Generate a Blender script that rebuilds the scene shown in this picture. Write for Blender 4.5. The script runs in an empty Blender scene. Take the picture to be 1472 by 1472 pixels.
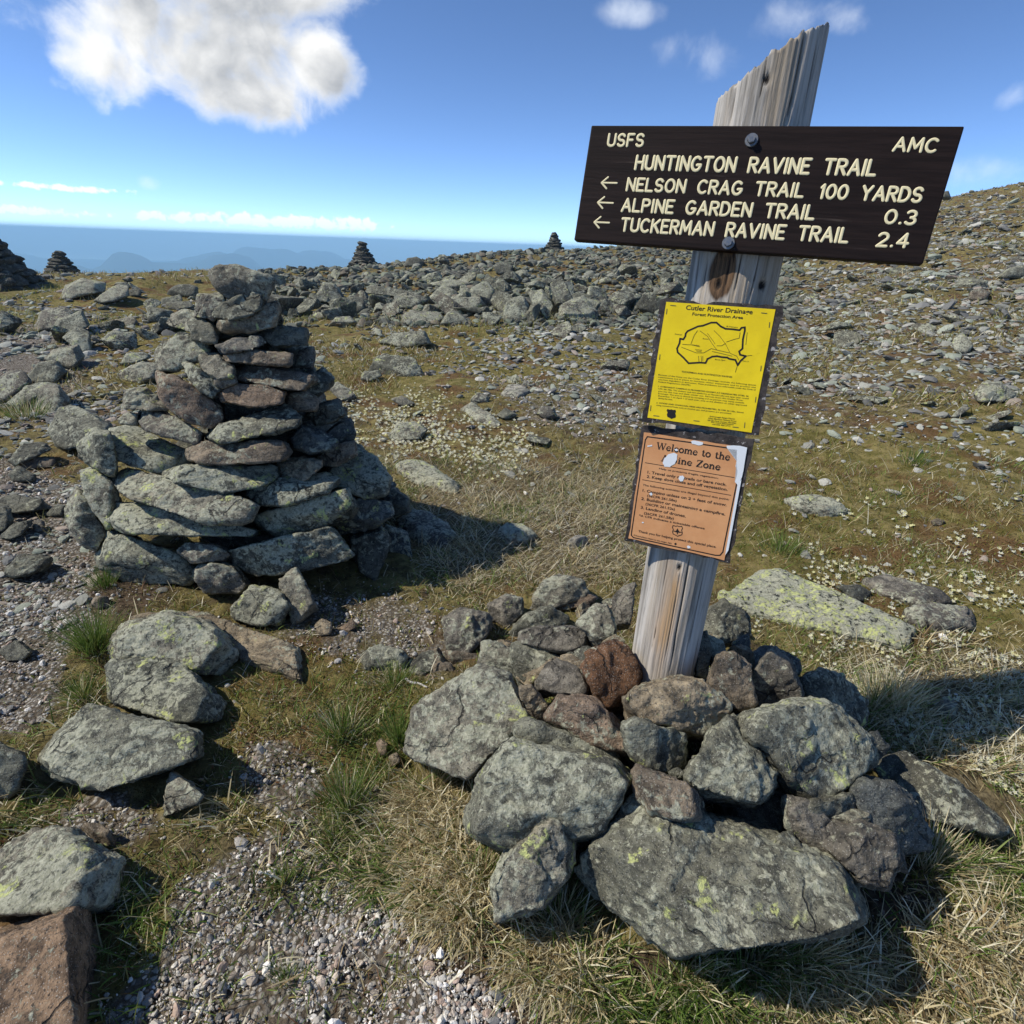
import bpy, bmesh, math, random
import numpy as np
from mathutils import Vector, Matrix

C = bpy.context.scene.collection
SC = bpy.context.scene
random.seed(7)
RNG = np.random.default_rng(11)

# ------------------------------------------------------------------ camera
FPX, CX, CY = 820.0, 736.0, 736.0          # focal length and centre, in photograph pixels
PITCH, ROLL, CAM_H = math.radians(25.0), math.radians(2.1), 1.3
F_ = np.array([0, math.cos(PITCH), -math.sin(PITCH)])
_r0 = np.array([1.0, 0, 0]); _u0 = np.array([0, math.sin(PITCH), math.cos(PITCH)])
R_ = math.cos(ROLL) * _r0 + math.sin(ROLL) * _u0
U_ = -math.sin(ROLL) * _r0 + math.cos(ROLL) * _u0
CAM = np.array([0, 0, CAM_H])
cd = bpy.data.cameras.new('camera'); cam = bpy.data.objects.new('camera', cd); C.objects.link(cam)
cd.sensor_width = 36; cd.lens = 36 * FPX / 1472; cd.clip_start = 0.05; cd.clip_end = 30000
m = Matrix.Identity(4)
for i in range(3):
    m[i][0] = R_[i]; m[i][1] = U_[i]; m[i][2] = -F_[i]; m[i][3] = CAM[i]
cam.matrix_world = m
SC.camera = cam

# ------------------------------------------------------------------ light
SUN_AZ, SUN_EL = math.radians(-94), math.radians(47)
to_sun = Vector((math.sin(SUN_AZ) * math.cos(SUN_EL), math.cos(SUN_AZ) * math.cos(SUN_EL), math.sin(SUN_EL)))
sd = bpy.data.lights.new('sun', 'SUN'); sun = bpy.data.objects.new('sun', sd); C.objects.link(sun)
sd.energy = 2.5; sd.angle = math.radians(0.6); sd.color = (1.0, 0.93, 0.82)
sun.rotation_euler = (-to_sun).to_track_quat('-Z', 'Y').to_euler(); sun.location = (-20, -4, 20)
SC.view_settings.view_transform = 'Standard'; SC.view_settings.look = 'None'
SC.view_settings.exposure = 0.84; SC.view_settings.gamma = 1.0
SC.view_settings.use_curve_mapping = False
SC.cycles.volume_bounces = 3
SKY_STRENGTH = 0.135


class NB:
    """small helper round a node tree"""
    def __init__(s, nt):
        s.nt = nt; s.n = nt.nodes; s.l = nt.links
    def new(s, t, **kw):
        n = s.n.new(t)
        for k, v in kw.items(): setattr(n, k, v)
        return n
    def put(s, sock, v):
        if v is None: return
        if isinstance(v, bpy.types.NodeSocket): s.l.new(v, sock)
        else:
            if isinstance(v, (tuple, list)) and len(v) == 3 and sock.type == 'RGBA': v = (*v, 1)
            sock.default_value = v
    def m(s, op, a, b=None, c=None, clamp=False):
        n = s.new('ShaderNodeMath', operation=op, use_clamp=clamp)
        for i, v in enumerate((a, b, c)): s.put(n.inputs[i], v)
        return n.outputs[0]
    def vm(s, op, a, b=None, scale=None):
        n = s.new('ShaderNodeVectorMath', operation=op)
        s.put(n.inputs[0], a)
        if b is not None: s.put(n.inputs[1], b)
        if scale is not None: s.put(n.inputs['Scale'], scale)
        return n.outputs[0]
    def noise(s, vec, scale, detail=4, rough=0.55, dist=0.0, dims='3D'):
        n = s.new('ShaderNodeTexNoise', noise_dimensions=dims)
        s.put(n.inputs['Vector'], vec); s.put(n.inputs['Scale'], scale); s.put(n.inputs['Detail'], detail)
        s.put(n.inputs['Roughness'], rough); s.put(n.inputs['Distortion'], dist)
        return n.outputs[0]
    def voro(s, vec, scale, feature='F1', out=0, rnd=1.0):
        n = s.new('ShaderNodeTexVoronoi', feature=feature)
        s.put(n.inputs['Vector'], vec); s.put(n.inputs['Scale'], scale); s.put(n.inputs['Randomness'], rnd)
        return n.outputs[out]
    def ramp(s, fac, lo, hi, a=0.0, b=1.0):
        n = s.new('ShaderNodeMapRange', interpolation_type='SMOOTHSTEP')
        s.put(n.inputs[0], fac); s.put(n.inputs[1], lo); s.put(n.inputs[2], hi); s.put(n.inputs[3], a); s.put(n.inputs[4], b)
        return n.outputs[0]
    def mix(s, fac, a, b, blend='MIX'):
        n = s.new('ShaderNodeMix', data_type='RGBA', blend_type=blend)
        s.put(n.inputs[0], fac); s.put(n.inputs[6], a); s.put(n.inputs[7], b)
        return n.outputs[2]
    def attr(s, name, typ='GEOMETRY'):
        return s.new('ShaderNodeAttribute', attribute_name=name, attribute_type=typ)
    def bump(s, h, strength, dist, normal=None):
        n = s.new('ShaderNodeBump'); s.put(n.inputs['Strength'], strength); s.put(n.inputs['Distance'], dist)
        s.put(n.inputs['Height'], h)
        if normal is not None: s.put(n.inputs['Normal'], normal)
        return n.outputs[0]


def ray(px, py):
    """ray per unit of camera depth through a pixel of the photograph"""
    px = np.asarray(px, float); py = np.asarray(py, float)
    return F_ + ((px - CX) / FPX)[..., None] * R_ - ((py - CY) / FPX)[..., None] * U_


def project(P):
    d = np.asarray(P, float) - CAM
    z = np.maximum(d @ F_, 1e-3)
    return CX + FPX * (d @ R_) / z, CY - FPX * (d @ U_) / z, d @ F_


def azel(px, py):
    d = ray(px, py); d = d / np.linalg.norm(d, axis=-1, keepdims=True)
    return np.arctan2(d[..., 0], d[..., 1]), np.arcsin(d[..., 2])


# ------------------------------------------------------------------ world: clear sky with clouds at infinity
world = bpy.data.worlds.new('World'); SC.world = world; world.use_nodes = True
wn = NB(world.node_tree); wn.n.clear()
sky = wn.new('ShaderNodeTexSky', sky_type='NISHITA', sun_disc=False, sun_elevation=SUN_EL, sun_rotation=SUN_AZ % (2 * math.pi),
             altitude=3200, air_density=0.5, dust_density=0.0, ozone_density=2.0)
hs = wn.new('ShaderNodeHueSaturation'); wn.put(hs.inputs['Color'], sky.outputs[0]); hs.inputs['Saturation'].default_value = 1.08
bg = wn.new('ShaderNodeBackground'); wn.put(bg.inputs[0], hs.outputs[0]); bg.inputs[1].default_value = SKY_STRENGTH
dirv = wn.new('ShaderNodeTexCoord').outputs['Generated']
sx = wn.new('ShaderNodeSeparateXYZ'); wn.put(sx.inputs[0], dirv)
AZ = wn.m('ARCTAN2', sx.outputs[0], sx.outputs[1]); EL = wn.m('ARCSINE', sx.outputs[2])


def ellipse_mask(az, el, specs):
    out = None
    for px, py, rx, ry, top in specs:
        a0, e0 = azel(px, py); a1, _ = azel(px + rx, py); _, e1 = azel(px, py - ry)
        u = wn.m('DIVIDE', wn.m('SUBTRACT', az, float(a0)), float(abs(a1 - a0)))
        v = wn.m('DIVIDE', wn.m('SUBTRACT', el, float(e0)), float(abs(e1 - e0)))
        q = wn.m('SUBTRACT', float(top), wn.m('ADD', wn.m('MULTIPLY', u, u), wn.m('MULTIPLY', v, v)))
        out = q if out is None else wn.m('SMOOTH_MAX', out, q, 0.35)
    return out


def cloud_density(az, el, specs, scale, amp, detail=8, stretch=1.0):
    cv = wn.new('ShaderNodeCombineXYZ'); wn.put(cv.inputs[0], az); wn.put(cv.inputs[1], wn.m('MULTIPLY', el, stretch))
    n = wn.noise(cv.outputs[0], scale, detail, 0.58, 0.25)
    return wn.m('ADD', ellipse_mask(az, el, specs), wn.m('MULTIPLY', wn.m('SUBTRACT', n, 0.5), amp)), n


main = [(300, 60, 190, 95, 1.45), (448, 100, 74, 62, 1.35), (165, 85, 92, 72, 1.05), (365, 140, 112, 52, 1.3), (45, 112, 80, 22, 0.35), (330, -40, 180, 90, 1.6)]


def cumulus(az, el):
    cv = wn.new('ShaderNodeCombineXYZ'); wn.put(cv.inputs[0], az); wn.put(cv.inputs[1], el)
    w = wn.new('ShaderNodeTexNoise'); wn.put(w.inputs['Vector'], cv.outputs[0]); w.inputs['Scale'].default_value = 7; w.inputs['Detail'].default_value = 5
    wv = wn.vm('ADD', cv.outputs[0], wn.vm('SCALE', wn.vm('SUBTRACT', w.outputs['Color'], (.5, .5, .5)), None, 0.09))
    b = wn.new('ShaderNodeTexVoronoi', feature='SMOOTH_F1'); wn.put(b.inputs['Vector'], wv); b.inputs['Scale'].default_value = 13; b.inputs['Smoothness'].default_value = .6
    b2 = wn.new('ShaderNodeTexVoronoi', feature='SMOOTH_F1'); wn.put(b2.inputs['Vector'], wv); b2.inputs['Scale'].default_value = 31; b2.inputs['Smoothness'].default_value = .5
    n = wn.noise(wv, 16.0, 8, 0.6, 0.2)
    bil = wn.m('ADD', wn.m('MULTIPLY', wn.m('SUBTRACT', .45, b.outputs['Distance']), 0.9), wn.m('MULTIPLY', wn.m('SUBTRACT', .4, b2.outputs['Distance']), .6))
    return wn.m('ADD', ellipse_mask(az, el, main), wn.m('ADD', bil, wn.m('MULTIPLY', wn.m('SUBTRACT', n, 0.5), 2.4)))


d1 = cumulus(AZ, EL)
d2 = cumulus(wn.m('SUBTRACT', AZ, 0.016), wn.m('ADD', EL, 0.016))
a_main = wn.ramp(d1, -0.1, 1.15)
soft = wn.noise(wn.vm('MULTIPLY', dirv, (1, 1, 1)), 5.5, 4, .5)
lit = wn.m('ADD', wn.m('ADD', wn.ramp(d1, 2.0, 0.3, .30, .84), wn.m('MULTIPLY', wn.m('SUBTRACT', d1, d2), 0.55)), wn.m('MULTIPLY', wn.m('SUBTRACT', soft, .5), 1.6), clamp=True)  # cloud light and shade put into the colour, brighter towards the sun
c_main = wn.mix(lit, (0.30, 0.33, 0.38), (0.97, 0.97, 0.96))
thin = [(1150, 30, 120, 45, 0.75), (1000, 80, 95, 60, 0.6), (905, 18, 80, 30, 0.75), (1462, 140, 45, 30, 0.8), (1420, 245, 110, 35, 0.7), (215, 262, 22, 16, 0.7), (213, 182, 22, 22, 0.2), (860, 40, 50, 30, 0.05)]
d3, n3 = cloud_density(AZ, EL, thin, 11.0, 3.2)
a_thin = wn.m('MULTIPLY', wn.ramp(d3, 0.1, 1.9), 0.62)
row = [(400, 318, 190, 12, 0.95), (250, 312, 120, 10, 0.8), (60, 304, 130, 9, 0.8), (500, 322, 60, 13, 1.0), (90, 270, 140, 7, 0.8)]
d4, n4 = cloud_density(AZ, EL, row, 62.0, 3.4, 5, 1.0)
a_row = wn.m('MULTIPLY', wn.ramp(d4, 0.25, 0.8), 0.9)
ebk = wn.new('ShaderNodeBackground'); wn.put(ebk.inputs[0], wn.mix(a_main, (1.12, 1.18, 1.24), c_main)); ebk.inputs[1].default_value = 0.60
acl = wn.m('MAXIMUM', a_main, wn.m('MAXIMUM', a_thin, a_row), clamp=True)
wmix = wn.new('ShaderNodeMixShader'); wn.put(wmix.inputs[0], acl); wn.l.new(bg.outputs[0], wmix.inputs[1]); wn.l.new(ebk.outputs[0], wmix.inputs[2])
wo = wn.new('ShaderNodeOutputWorld'); wn.l.new(wmix.outputs[0], wo.inputs[0])


# ------------------------------------------------------------------ numeric noise
def _hash(i, j, k, seed):
    h = (i.astype(np.uint32) * np.uint32(374761393)) ^ (j.astype(np.uint32) * np.uint32(668265263)) ^ (k.astype(np.uint32) * np.uint32(2147483647 - 58)) ^ np.uint32((seed * 2654435761) & 0xffffffff)
    h = (h ^ (h >> np.uint32(13))) * np.uint32(1274126177)
    h = (h ^ (h >> np.uint32(16))) * np.uint32(2246822519)
    h = h ^ (h >> np.uint32(15))
    return (h & np.uint32(0xffffff)).astype(np.float32) / np.float32(0x7fffff) - 1.0


def vnoise(P, seed=0):
    P = np.asarray(P, np.float32); i = np.floor(P); f = P - i; i = i.astype(np.int64)
    f = f * f * f * (f * (f * 6 - 15) + 10)
    r = 0
    for a in (0, 1):
        wa = f[:, 0] if a else 1 - f[:, 0]
        for b in (0, 1):
            wb = wa * (f[:, 1] if b else 1 - f[:, 1])
            for c in (0, 1):
                w = wb * (f[:, 2] if c else 1 - f[:, 2])
                r = r + w * _hash(i[:, 0] + a, i[:, 1] + b, i[:, 2] + c, seed)
    return r


def fbm(P, octaves=4, seed=0, gain=0.5):
    r, a, P = 0, 1.0, np.asarray(P, np.float32)
    for o in range(octaves):
        r = r + a * vnoise(P, seed + o * 17); P = P * 2.03 + 3.7; a *= gain
    return r


def sstep(x, a, b):
    t = np.clip((x - a) / (b - a), 0, 1); return t * t * (3 - 2 * t)


# ------------------------------------------------------------------ object helpers
def mesh_np(name, V, faces, smooth=True, mat=None, col=None):
    """faces: list of int arrays, each (n,3) or (n,4)"""
    me = bpy.data.meshes.new(name)
    V = np.ascontiguousarray(V, np.float32)
    if not isinstance(faces, (list, tuple)): faces = [faces]
    faces = [np.asarray(f, np.int32) for f in faces if len(f)]
    loops = np.concatenate([f.ravel() for f in faces])
    totals = np.concatenate([np.full(len(f), f.shape[1], np.int32) for f in faces])
    starts = np.concatenate([[0], np.cumsum(totals)[:-1]]).astype(np.int32)
    me.vertices.add(len(V)); me.vertices.foreach_set('co', V.ravel())
    me.loops.add(len(loops)); me.loops.foreach_set('vertex_index', loops)
    me.polygons.add(len(totals)); me.polygons.foreach_set('loop_start', starts); me.polygons.foreach_set('loop_total', totals)
    me.polygons.foreach_set('use_smooth', np.full(len(totals), smooth))
    me.update(calc_edges=True); me.validate()
    if col is not None:
        a = me.color_attributes.new('col', 'FLOAT_COLOR', 'POINT')
        c4 = np.ones((len(V), 4), np.float32); c4[:, :col.shape[1]] = col
        a.data.foreach_set('color', c4.ravel())
    if mat: me.materials.append(mat)
    return me


def link(name, me, parent=None, loc=None):
    o = bpy.data.objects.new(name, me); C.objects.link(o)
    if loc is not None: o.location = loc
    if parent is not None: o.parent = parent
    return o


def tag(o, label=None, cat=None, group=None, kind='thing'):
    if label: o['label'] = label
    if cat: o['category'] = cat
    if group: o['group'] = group
    o['kind'] = kind
    return o


def bm_mesh(name, bm, mat=None, smooth=False):
    me = bpy.data.meshes.new(name); bm.to_mesh(me); bm.free()
    if mat: me.materials.append(mat)
    if smooth: me.polygons.foreach_set('use_smooth', np.ones(len(me.polygons), bool))
    return me


def material(name):
    mt = bpy.data.materials.new(name); mt.use_nodes = True
    nb = NB(mt.node_tree); b = mt.node_tree.nodes['Principled BSDF']
    return mt, nb, b


_ico = {}
def ico(level):
    if level not in _ico:
        bm = bmesh.new(); bmesh.ops.create_icosphere(bm, subdivisions=level, radius=1)
        V = np.array([v.co[:] for v in bm.verts]); T = np.array([[v.index for v in f.verts] for f in bm.faces], np.int32); bm.free()
        V /= np.linalg.norm(V, axis=1, keepdims=True); _ico[level] = (V, T)
    return _ico[level]


# ------------------------------------------------------------------ materials
def nb_col(nb, v, sc):
    n = nb.new('ShaderNodeTexNoise'); nb.put(n.inputs['Vector'], v); n.inputs['Scale'].default_value = sc; n.inputs['Detail'].default_value = 4
    return n.outputs['Color']


def rock_material():
    mt, nb, b = material('rock')
    oi = nb.new('ShaderNodeObjectInfo'); tc = nb.new('ShaderNodeTexCoord')
    off = nb.new('ShaderNodeCombineXYZ')
    for i, k in enumerate((37.0, 91.0, 53.0)): nb.put(off.inputs[i], nb.m('MULTIPLY', oi.outputs['Random'], k))
    v = nb.vm('ADD', tc.outputs['Object'], off.outputs[0])
    lich = oi.outputs['Alpha']
    big = nb.noise(v, 5.0, 5, 0.6); mid = nb.noise(v, 22.0, 6, 0.65, 0.6); fine = nb.noise(v, 120.0, 4, 0.7)
    base = nb.mix(nb.ramp(big, 0.35, 0.65), (0.175, 0.165, 0.14), (0.34, 0.32, 0.265))
    base = nb.mix(nb.ramp(mid, 0.36, 0.58), (0.10, 0.095, 0.082), base)
    sc = nb.new('ShaderNodeMapping'); nb.put(sc.inputs[0], v); sc.inputs['Scale'].default_value = (4, 5, 32); sc.inputs['Rotation'].default_value = (0.5, 0.3, 0.2)
    stre = nb.noise(sc.outputs[0], 2.0, 5, 0.6, 1.0)
    base = nb.mix(nb.m('MULTIPLY', nb.ramp(stre, 0.45, 0.7), 0.5), base, (0.10, 0.09, 0.075))
    base = nb.mix(1.0, base, oi.outputs['Color'], 'MULTIPLY')
    cw = nb.vm('ADD', v, nb.vm('SCALE', nb.vm('SUBTRACT', nb_col(nb, v, 9.0), (.5, .5, .5)), None, 0.16))
    cr = nb.voro(cw, 5.5, 'DISTANCE_TO_EDGE'); crk = nb.m('MULTIPLY', nb.ramp(cr, 0.022, 0.004), nb.ramp(nb.noise(v, 3.3, 3), 0.5, 0.62))
    sp = nb.voro(v, 210.0)
    base = nb.mix(nb.m('MULTIPLY', nb.ramp(sp, 0.28, 0.12), 0.6), base, (0.50, 0.48, 0.43))
    base = nb.mix(nb.m('MULTIPLY', nb.ramp(nb.noise(v, 150, 3, 0.7), 0.55, 0.64), 0.8), base, (0.03, 0.03, 0.028))
    # grey-green crust lichen in fine flakes, on weathered sides more than undersides
    geo = nb.new('ShaderNodeNewGeometry'); gz = nb.new('ShaderNodeSeparateXYZ'); nb.put(gz.inputs[0], geo.outputs['Normal'])
    up = nb.ramp(gz.outputs[2], -0.7, 0.8, 0.35, 1.0)
    l1 = nb.m('ADD', nb.noise(v, 52.0, 6, 0.72, 0.5), nb.m('MULTIPLY', nb.m('SUBTRACT', nb.noise(v, 6.5, 4, 0.6), 0.5), 0.85))
    th = nb.m('SUBTRACT', 0.70, nb.m('MULTIPLY', nb.m('MULTIPLY', lich, up), 0.30))
    f1 = nb.ramp(nb.m('SUBTRACT', l1, th), -0.02, 0.06)
    crust = nb.mix(nb.ramp(fine, 0.35, 0.65), (0.29, 0.30, 0.215), (0.50, 0.50, 0.38))
    c = nb.mix(nb.m('MULTIPLY', f1, 0.85), base, crust)
    l3 = nb.noise(nb.vm('ADD', v, (5.1, 2.2, 9.0)), 46.0, 6, 0.75, 0.3)
    c = nb.mix(nb.m('MULTIPLY', nb.ramp(l3, 0.53, 0.60), nb.m('MULTIPLY', lich, 0.85)), c, (0.035, 0.037, 0.032))
    # yellow-green map lichen in ragged patches
    l2 = nb.noise(nb.vm('ADD', v, (11.3, 4.2, 1.9)), 13.0, 4, 0.6, 0.4); l2b = nb.noise(v, 70.0, 5, 0.72)
    th2 = nb.m('SUBTRACT', 0.735, nb.m('MULTIPLY', lich, 0.155))
    f2 = nb.m('MULTIPLY', nb.ramp(nb.m('SUBTRACT', l2, th2), -0.03, 0.03), nb.ramp(l2b, 0.46, 0.54))
    c = nb.mix(nb.m('MULTIPLY', f2, 0.88), c, (0.55, 0.59, 0.23))
    c = nb.mix(nb.m('MULTIPLY', crk, 0.8), c, (0.02, 0.019, 0.017))
    nb.put(b.inputs['Base Color'], c)
    nb.put(b.inputs['Roughness'], 0.88); b.inputs['Specular IOR Level'].default_value = 0.25
    h = nb.m('ADD', nb.m('MULTIPLY', mid, 0.8), nb.m('ADD', nb.m('MULTIPLY', fine, 0.35), nb.m('MULTIPLY', stre, 0.35)))
    h = nb.m('ADD', h, nb.m('SUBTRACT', nb.m('MULTIPLY', nb.m('ADD', f1, f2), 0.07), nb.m('MULTIPLY', crk, 0.5)))
    nb.put(b.inputs['Normal'], nb.bump(h, 0.9, 0.014, nb.bump(nb.noise(v, 330, 3, 0.7), 0.55, 0.003)))
    return mt


def vcol_material(name, rough=0.8, bump=None, trans=0.0, vary=0.0):
    mt, nb, b = material(name)
    a = nb.attr('col').outputs['Color']
    tc = nb.new('ShaderNodeTexCoord').outputs['Object']
    if vary: a = nb.mix(vary, a, nb.mix(nb.noise(tc, 90, 4, 0.7), (0.35, 0.35, 0.35), (1.6, 1.6, 1.6)), 'MULTIPLY')
    nb.put(b.inputs['Base Color'], a); nb.put(b.inputs['Roughness'], rough); b.inputs['Specular IOR Level'].default_value = 0.25
    if bump: nb.put(b.inputs['Normal'], nb.bump(nb.noise(tc, bump[0], 4, 0.65), bump[1], bump[2]))
    if trans:
        t = nb.new('ShaderNodeBsdfTranslucent'); nb.put(t.inputs[0], a)
        mx = nb.new('ShaderNodeMixShader'); mx.inputs[0].default_value = trans
        nb.l.new(b.outputs[0], mx.inputs[1]); nb.l.new(t.outputs[0], mx.inputs[2])
        nb.l.new(mx.outputs[0], nb.n['Material Output'].inputs[0])
    return mt


M_ROCK = rock_material()
M_GRASS = vcol_material('grass_blade', 0.65, None, 0.3)
M_STONE = vcol_material('loose_stone', 0.9, (160, 0.7, 0.004), 0, 0.75)
M_PETAL = vcol_material('petal', 0.6, None, 0.3)


def ground_material():
    mt, nb, b = material('mountain_ground')
    a = nb.attr('col'); s = nb.new('ShaderNodeSeparateColor'); nb.put(s.inputs[0], a.outputs['Color'])
    grav, green, straw = s.outputs[0], s.outputs[1], s.outputs[2]
    v = nb.new('ShaderNodeTexCoord').outputs['Object']
    n1 = nb.noise(v, 2.3, 6, 0.6); n2 = nb.noise(v, 11, 6, 0.65); n3 = nb.noise(v, 55, 5, 0.7); n4 = nb.noise(v, 0.6, 5, 0.6)
    soil = nb.mix(nb.ramp(n3, 0.35, 0.65), (0.045, 0.030, 0.018), (0.15, 0.11, 0.07))
    turf = nb.mix(nb.ramp(n2, 0.4, 0.6), (0.13, 0.115, 0.03), (0.25, 0.205, 0.08))
    turf = nb.mix(nb.m('MULTIPLY', nb.ramp(n1, 0.5, 0.62), 0.7), turf, (0.13, 0.06, 0.03))
    turf = nb.mix(nb.ramp(n3, 0.42, 0.3), turf, (0.025, 0.02, 0.012))
    dry = nb.mix(nb.ramp(n3, 0.35, 0.65), (0.085, 0.065, 0.035), (0.24, 0.195, 0.11))
    vor = nb.new('ShaderNodeTexVoronoi'); nb.put(vor.inputs['Vector'], v); vor.inputs['Scale'].default_value = 85
    hsv = nb.new('ShaderNodeSeparateColor'); nb.put(hsv.inputs[0], vor.outputs['Color'])
    peb = nb.mix(nb.ramp(hsv.outputs[0], 0.2, 0.9), (0.16, 0.145, 0.12), (0.48, 0.45, 0.39))
    peb = nb.mix(nb.ramp(vor.outputs['Distance'], 0.35, 0.62), peb, (0.13, 0.105, 0.075))
    c = nb.mix(nb.ramp(nb.m('ADD', green, nb.m('MULTIPLY', nb.m('SUBTRACT', n2, 0.5), 0.9)), 0.3, 0.6), soil, turf)
    c = nb.mix(nb.ramp(nb.m('ADD', straw, nb.m('MULTIPLY', nb.m('SUBTRACT', n2, 0.5), 0.9)), 0.35, 0.75), c, dry)
    c = nb.mix(nb.ramp(nb.m('ADD', grav, nb.m('MULTIPLY', nb.m('SUBTRACT', n2, 0.5), 1.2)), 0.35, 0.65), c, peb)
    nb.put(b.inputs['Base Color'], c); nb.put(b.inputs['Roughness'], 0.95); b.inputs['Specular IOR Level'].default_value = 0.15
    h = nb.m('ADD', n3, nb.m('MULTIPLY', nb.m('SUBTRACT', 1.0, vor.outputs['Distance']), nb.m('MULTIPLY', grav, 0.6)))
    nb.put(b.inputs['Normal'], nb.bump(h, 0.9, 0.02))
    return mt


M_GROUND = ground_material()

# ------------------------------------------------------------------ terrain
SKYL = np.array([(-200, 400), (0, 402), (60, 398), (130, 397), (250, 394), (420, 391), (500, 388), (600, 378), (700, 366), (800, 361), (900, 356), (1000, 351), (1100, 340), (1200, 325), (1300, 300), (1360, 285), (1420, 272), (1472, 262), (1600, 235)], float)
_sa, _se = azel(SKYL[:, 0], SKYL[:, 1])
_sr = np.interp(SKYL[:, 0], [-200, 250, 600, 800, 1000, 1472, 1600], [24, 25, 30, 36, 44, 58, 60])
POST_XY = np.array([0.40, 1.15]); CAIRN_XY = [None]


def terrain(x, y):
    x = np.asarray(x, float); y = np.asarray(y, float)
    r = np.hypot(x, y); az = np.arctan2(x, y)
    el = np.interp(az, _sa, _se); R = np.interp(az, _sa, _sr)
    back = sstep(np.abs(az), 1.0, 2.2); el = el * (1 - back) + back * math.radians(-2.5); R = R * (1 - back) + back * 30
    Zs = CAM_H + R * np.tan(el)
    u = np.clip((r - 2.2) / (R - 2.2), 0, 1)
    z = Zs * u ** 1.2
    o = np.maximum(r - R, 0); z = z - np.where(o < 30, 0.011 * o * o, 9.9 + 0.66 * (o - 30))
    P = np.stack([x, y, np.zeros_like(x)], -1).reshape(-1, 3)
    lump = (fbm(P * 0.45, 3, 5) * np.clip(r - 2.0, 0, 14).ravel() * 0.014).reshape(x.shape)
    z = z + lump * (1 - sstep(r, R - 6, R + 2) * 0.6) + (vnoise(P * 3.1, 9) * 0.02 + vnoise(P * 8.0, 10) * 0.008).reshape(x.shape)
    dp = (x - POST_XY[0]) ** 2 + (y - POST_XY[1]) ** 2
    z = z + 0.10 * np.exp(-dp / 0.16)
    return z


def march(px, py, zf=terrain, t0=0.35, t1=75.0, n=900):
    """camera depth at which the ray of each pixel meets a height function (nan where it never does)"""
    d = ray(px, py).reshape(-1, 3); t = np.geomspace(t0, t1, n)
    out = np.full(len(d), np.nan)
    for i in range(len(d)):
        P = CAM + d[i] * t[:, None]
        below = np.nonzero(P[:, 2] < zf(P[:, 0], P[:, 1]))[0]
        if len(below):
            k = below[0]; lo, hi = t[max(k - 1, 0)], t[k]
            for _ in range(12):
                mt_ = 0.5 * (lo + hi); p = CAM + d[i] * mt_
                if p[2] < zf(p[0:1], p[1:2])[0]: hi = mt_
                else: lo = mt_
            out[i] = hi
    return out


def ground_at(px, py):
    t = march([px], [py])[0]; p = CAM + ray(px, py) * t
    return p, t


# ---- what grows where: masks drawn over the ground as the photograph shows it, read back through world positions
G4 = 4; MW = 1472 // G4
_gy, _gx = np.mgrid[0:MW, 0:MW]; _gx = _gx * G4 + 2.0; _gy = _gy * G4 + 2.0


def inpoly(poly, X, Y):
    ins = np.zeros(X.shape, bool); n = len(poly)
    for i in range(n):
        x0, y0 = poly[i]; x1, y1 = poly[(i + 1) % n]
        if y0 == y1: continue
        c = ((y0 > Y) != (y1 > Y)) & (X < (x1 - x0) * (Y - y0) / (y1 - y0) + x0)
        ins ^= c
    return ins


def blur(a, k):
    for ax in (0, 1):
        p = np.pad(a, [(k, k) if i == ax else (0, 0) for i in (0, 1)], mode='edge')
        cs = np.cumsum(p, axis=ax); cs = np.concatenate([np.zeros_like(np.take(cs, [0], ax)), cs], ax)
        n = a.shape[ax]; a = (np.take(cs, range(2 * k + 1, 2 * k + 1 + n), ax) - np.take(cs, range(0, n), ax)) / (2 * k + 1)
    return a


def zone(polys, k=5, base=0.0):
    a = np.full((MW, MW), base)
    for poly, w in polys: a[inpoly(poly, _gx, _gy)] = w
    return blur(blur(a, k), k)


Z_GRAVEL = zone([
    ([(150, 1472), (230, 1330), (265, 1250), (330, 1215), (420, 1240), (480, 1270), (560, 1320), (640, 1380), (720, 1430), (780, 1480)], 1.0),
    ([(290, 1200), (420, 1165), (540, 1200), (580, 1330), (300, 1330)], 0.62), ([(270, 860), (460, 880), (640, 880), (660, 990), (520, 985), (420, 940)], 0.55),
    ([(320, 1100), (370, 1070), (460, 1095), (460, 1140), (400, 1165), (330, 1140)], 0.9),
    ([(-10, 830), (60, 800), (150, 850), (150, 900), (105, 930), (95, 1010), (60, 1060), (-10, 1070)], 1.0),
    ([(50, 1140), (130, 1120), (230, 1160), (180, 1215), (80, 1190)], 0.75),
    ([(420, 860), (560, 850), (640, 900), (640, 970), (560, 930), (470, 920)], 0.6),
    ([(-10, 480), (60, 470), (140, 505), (125, 570), (60, 600), (-10, 580)], 1.0),
    ([(-10, 640), (70, 650), (150, 740), (200, 860), (60, 850), (-10, 830)], 0.7),
    ([(480, 1130), (540, 1115), (575, 1170), (500, 1190)], 0.7), ([(340, 1160), (460, 1200), (480, 1260), (380, 1230)], 0.6),
    ([(700, 540), (930, 540), (930, 640), (860, 640), (740, 600)], 0.5),
    ([(1100, 420), (1472, 330), (1472, 600), (1100, 640)], 0.35)], 4)
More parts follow.
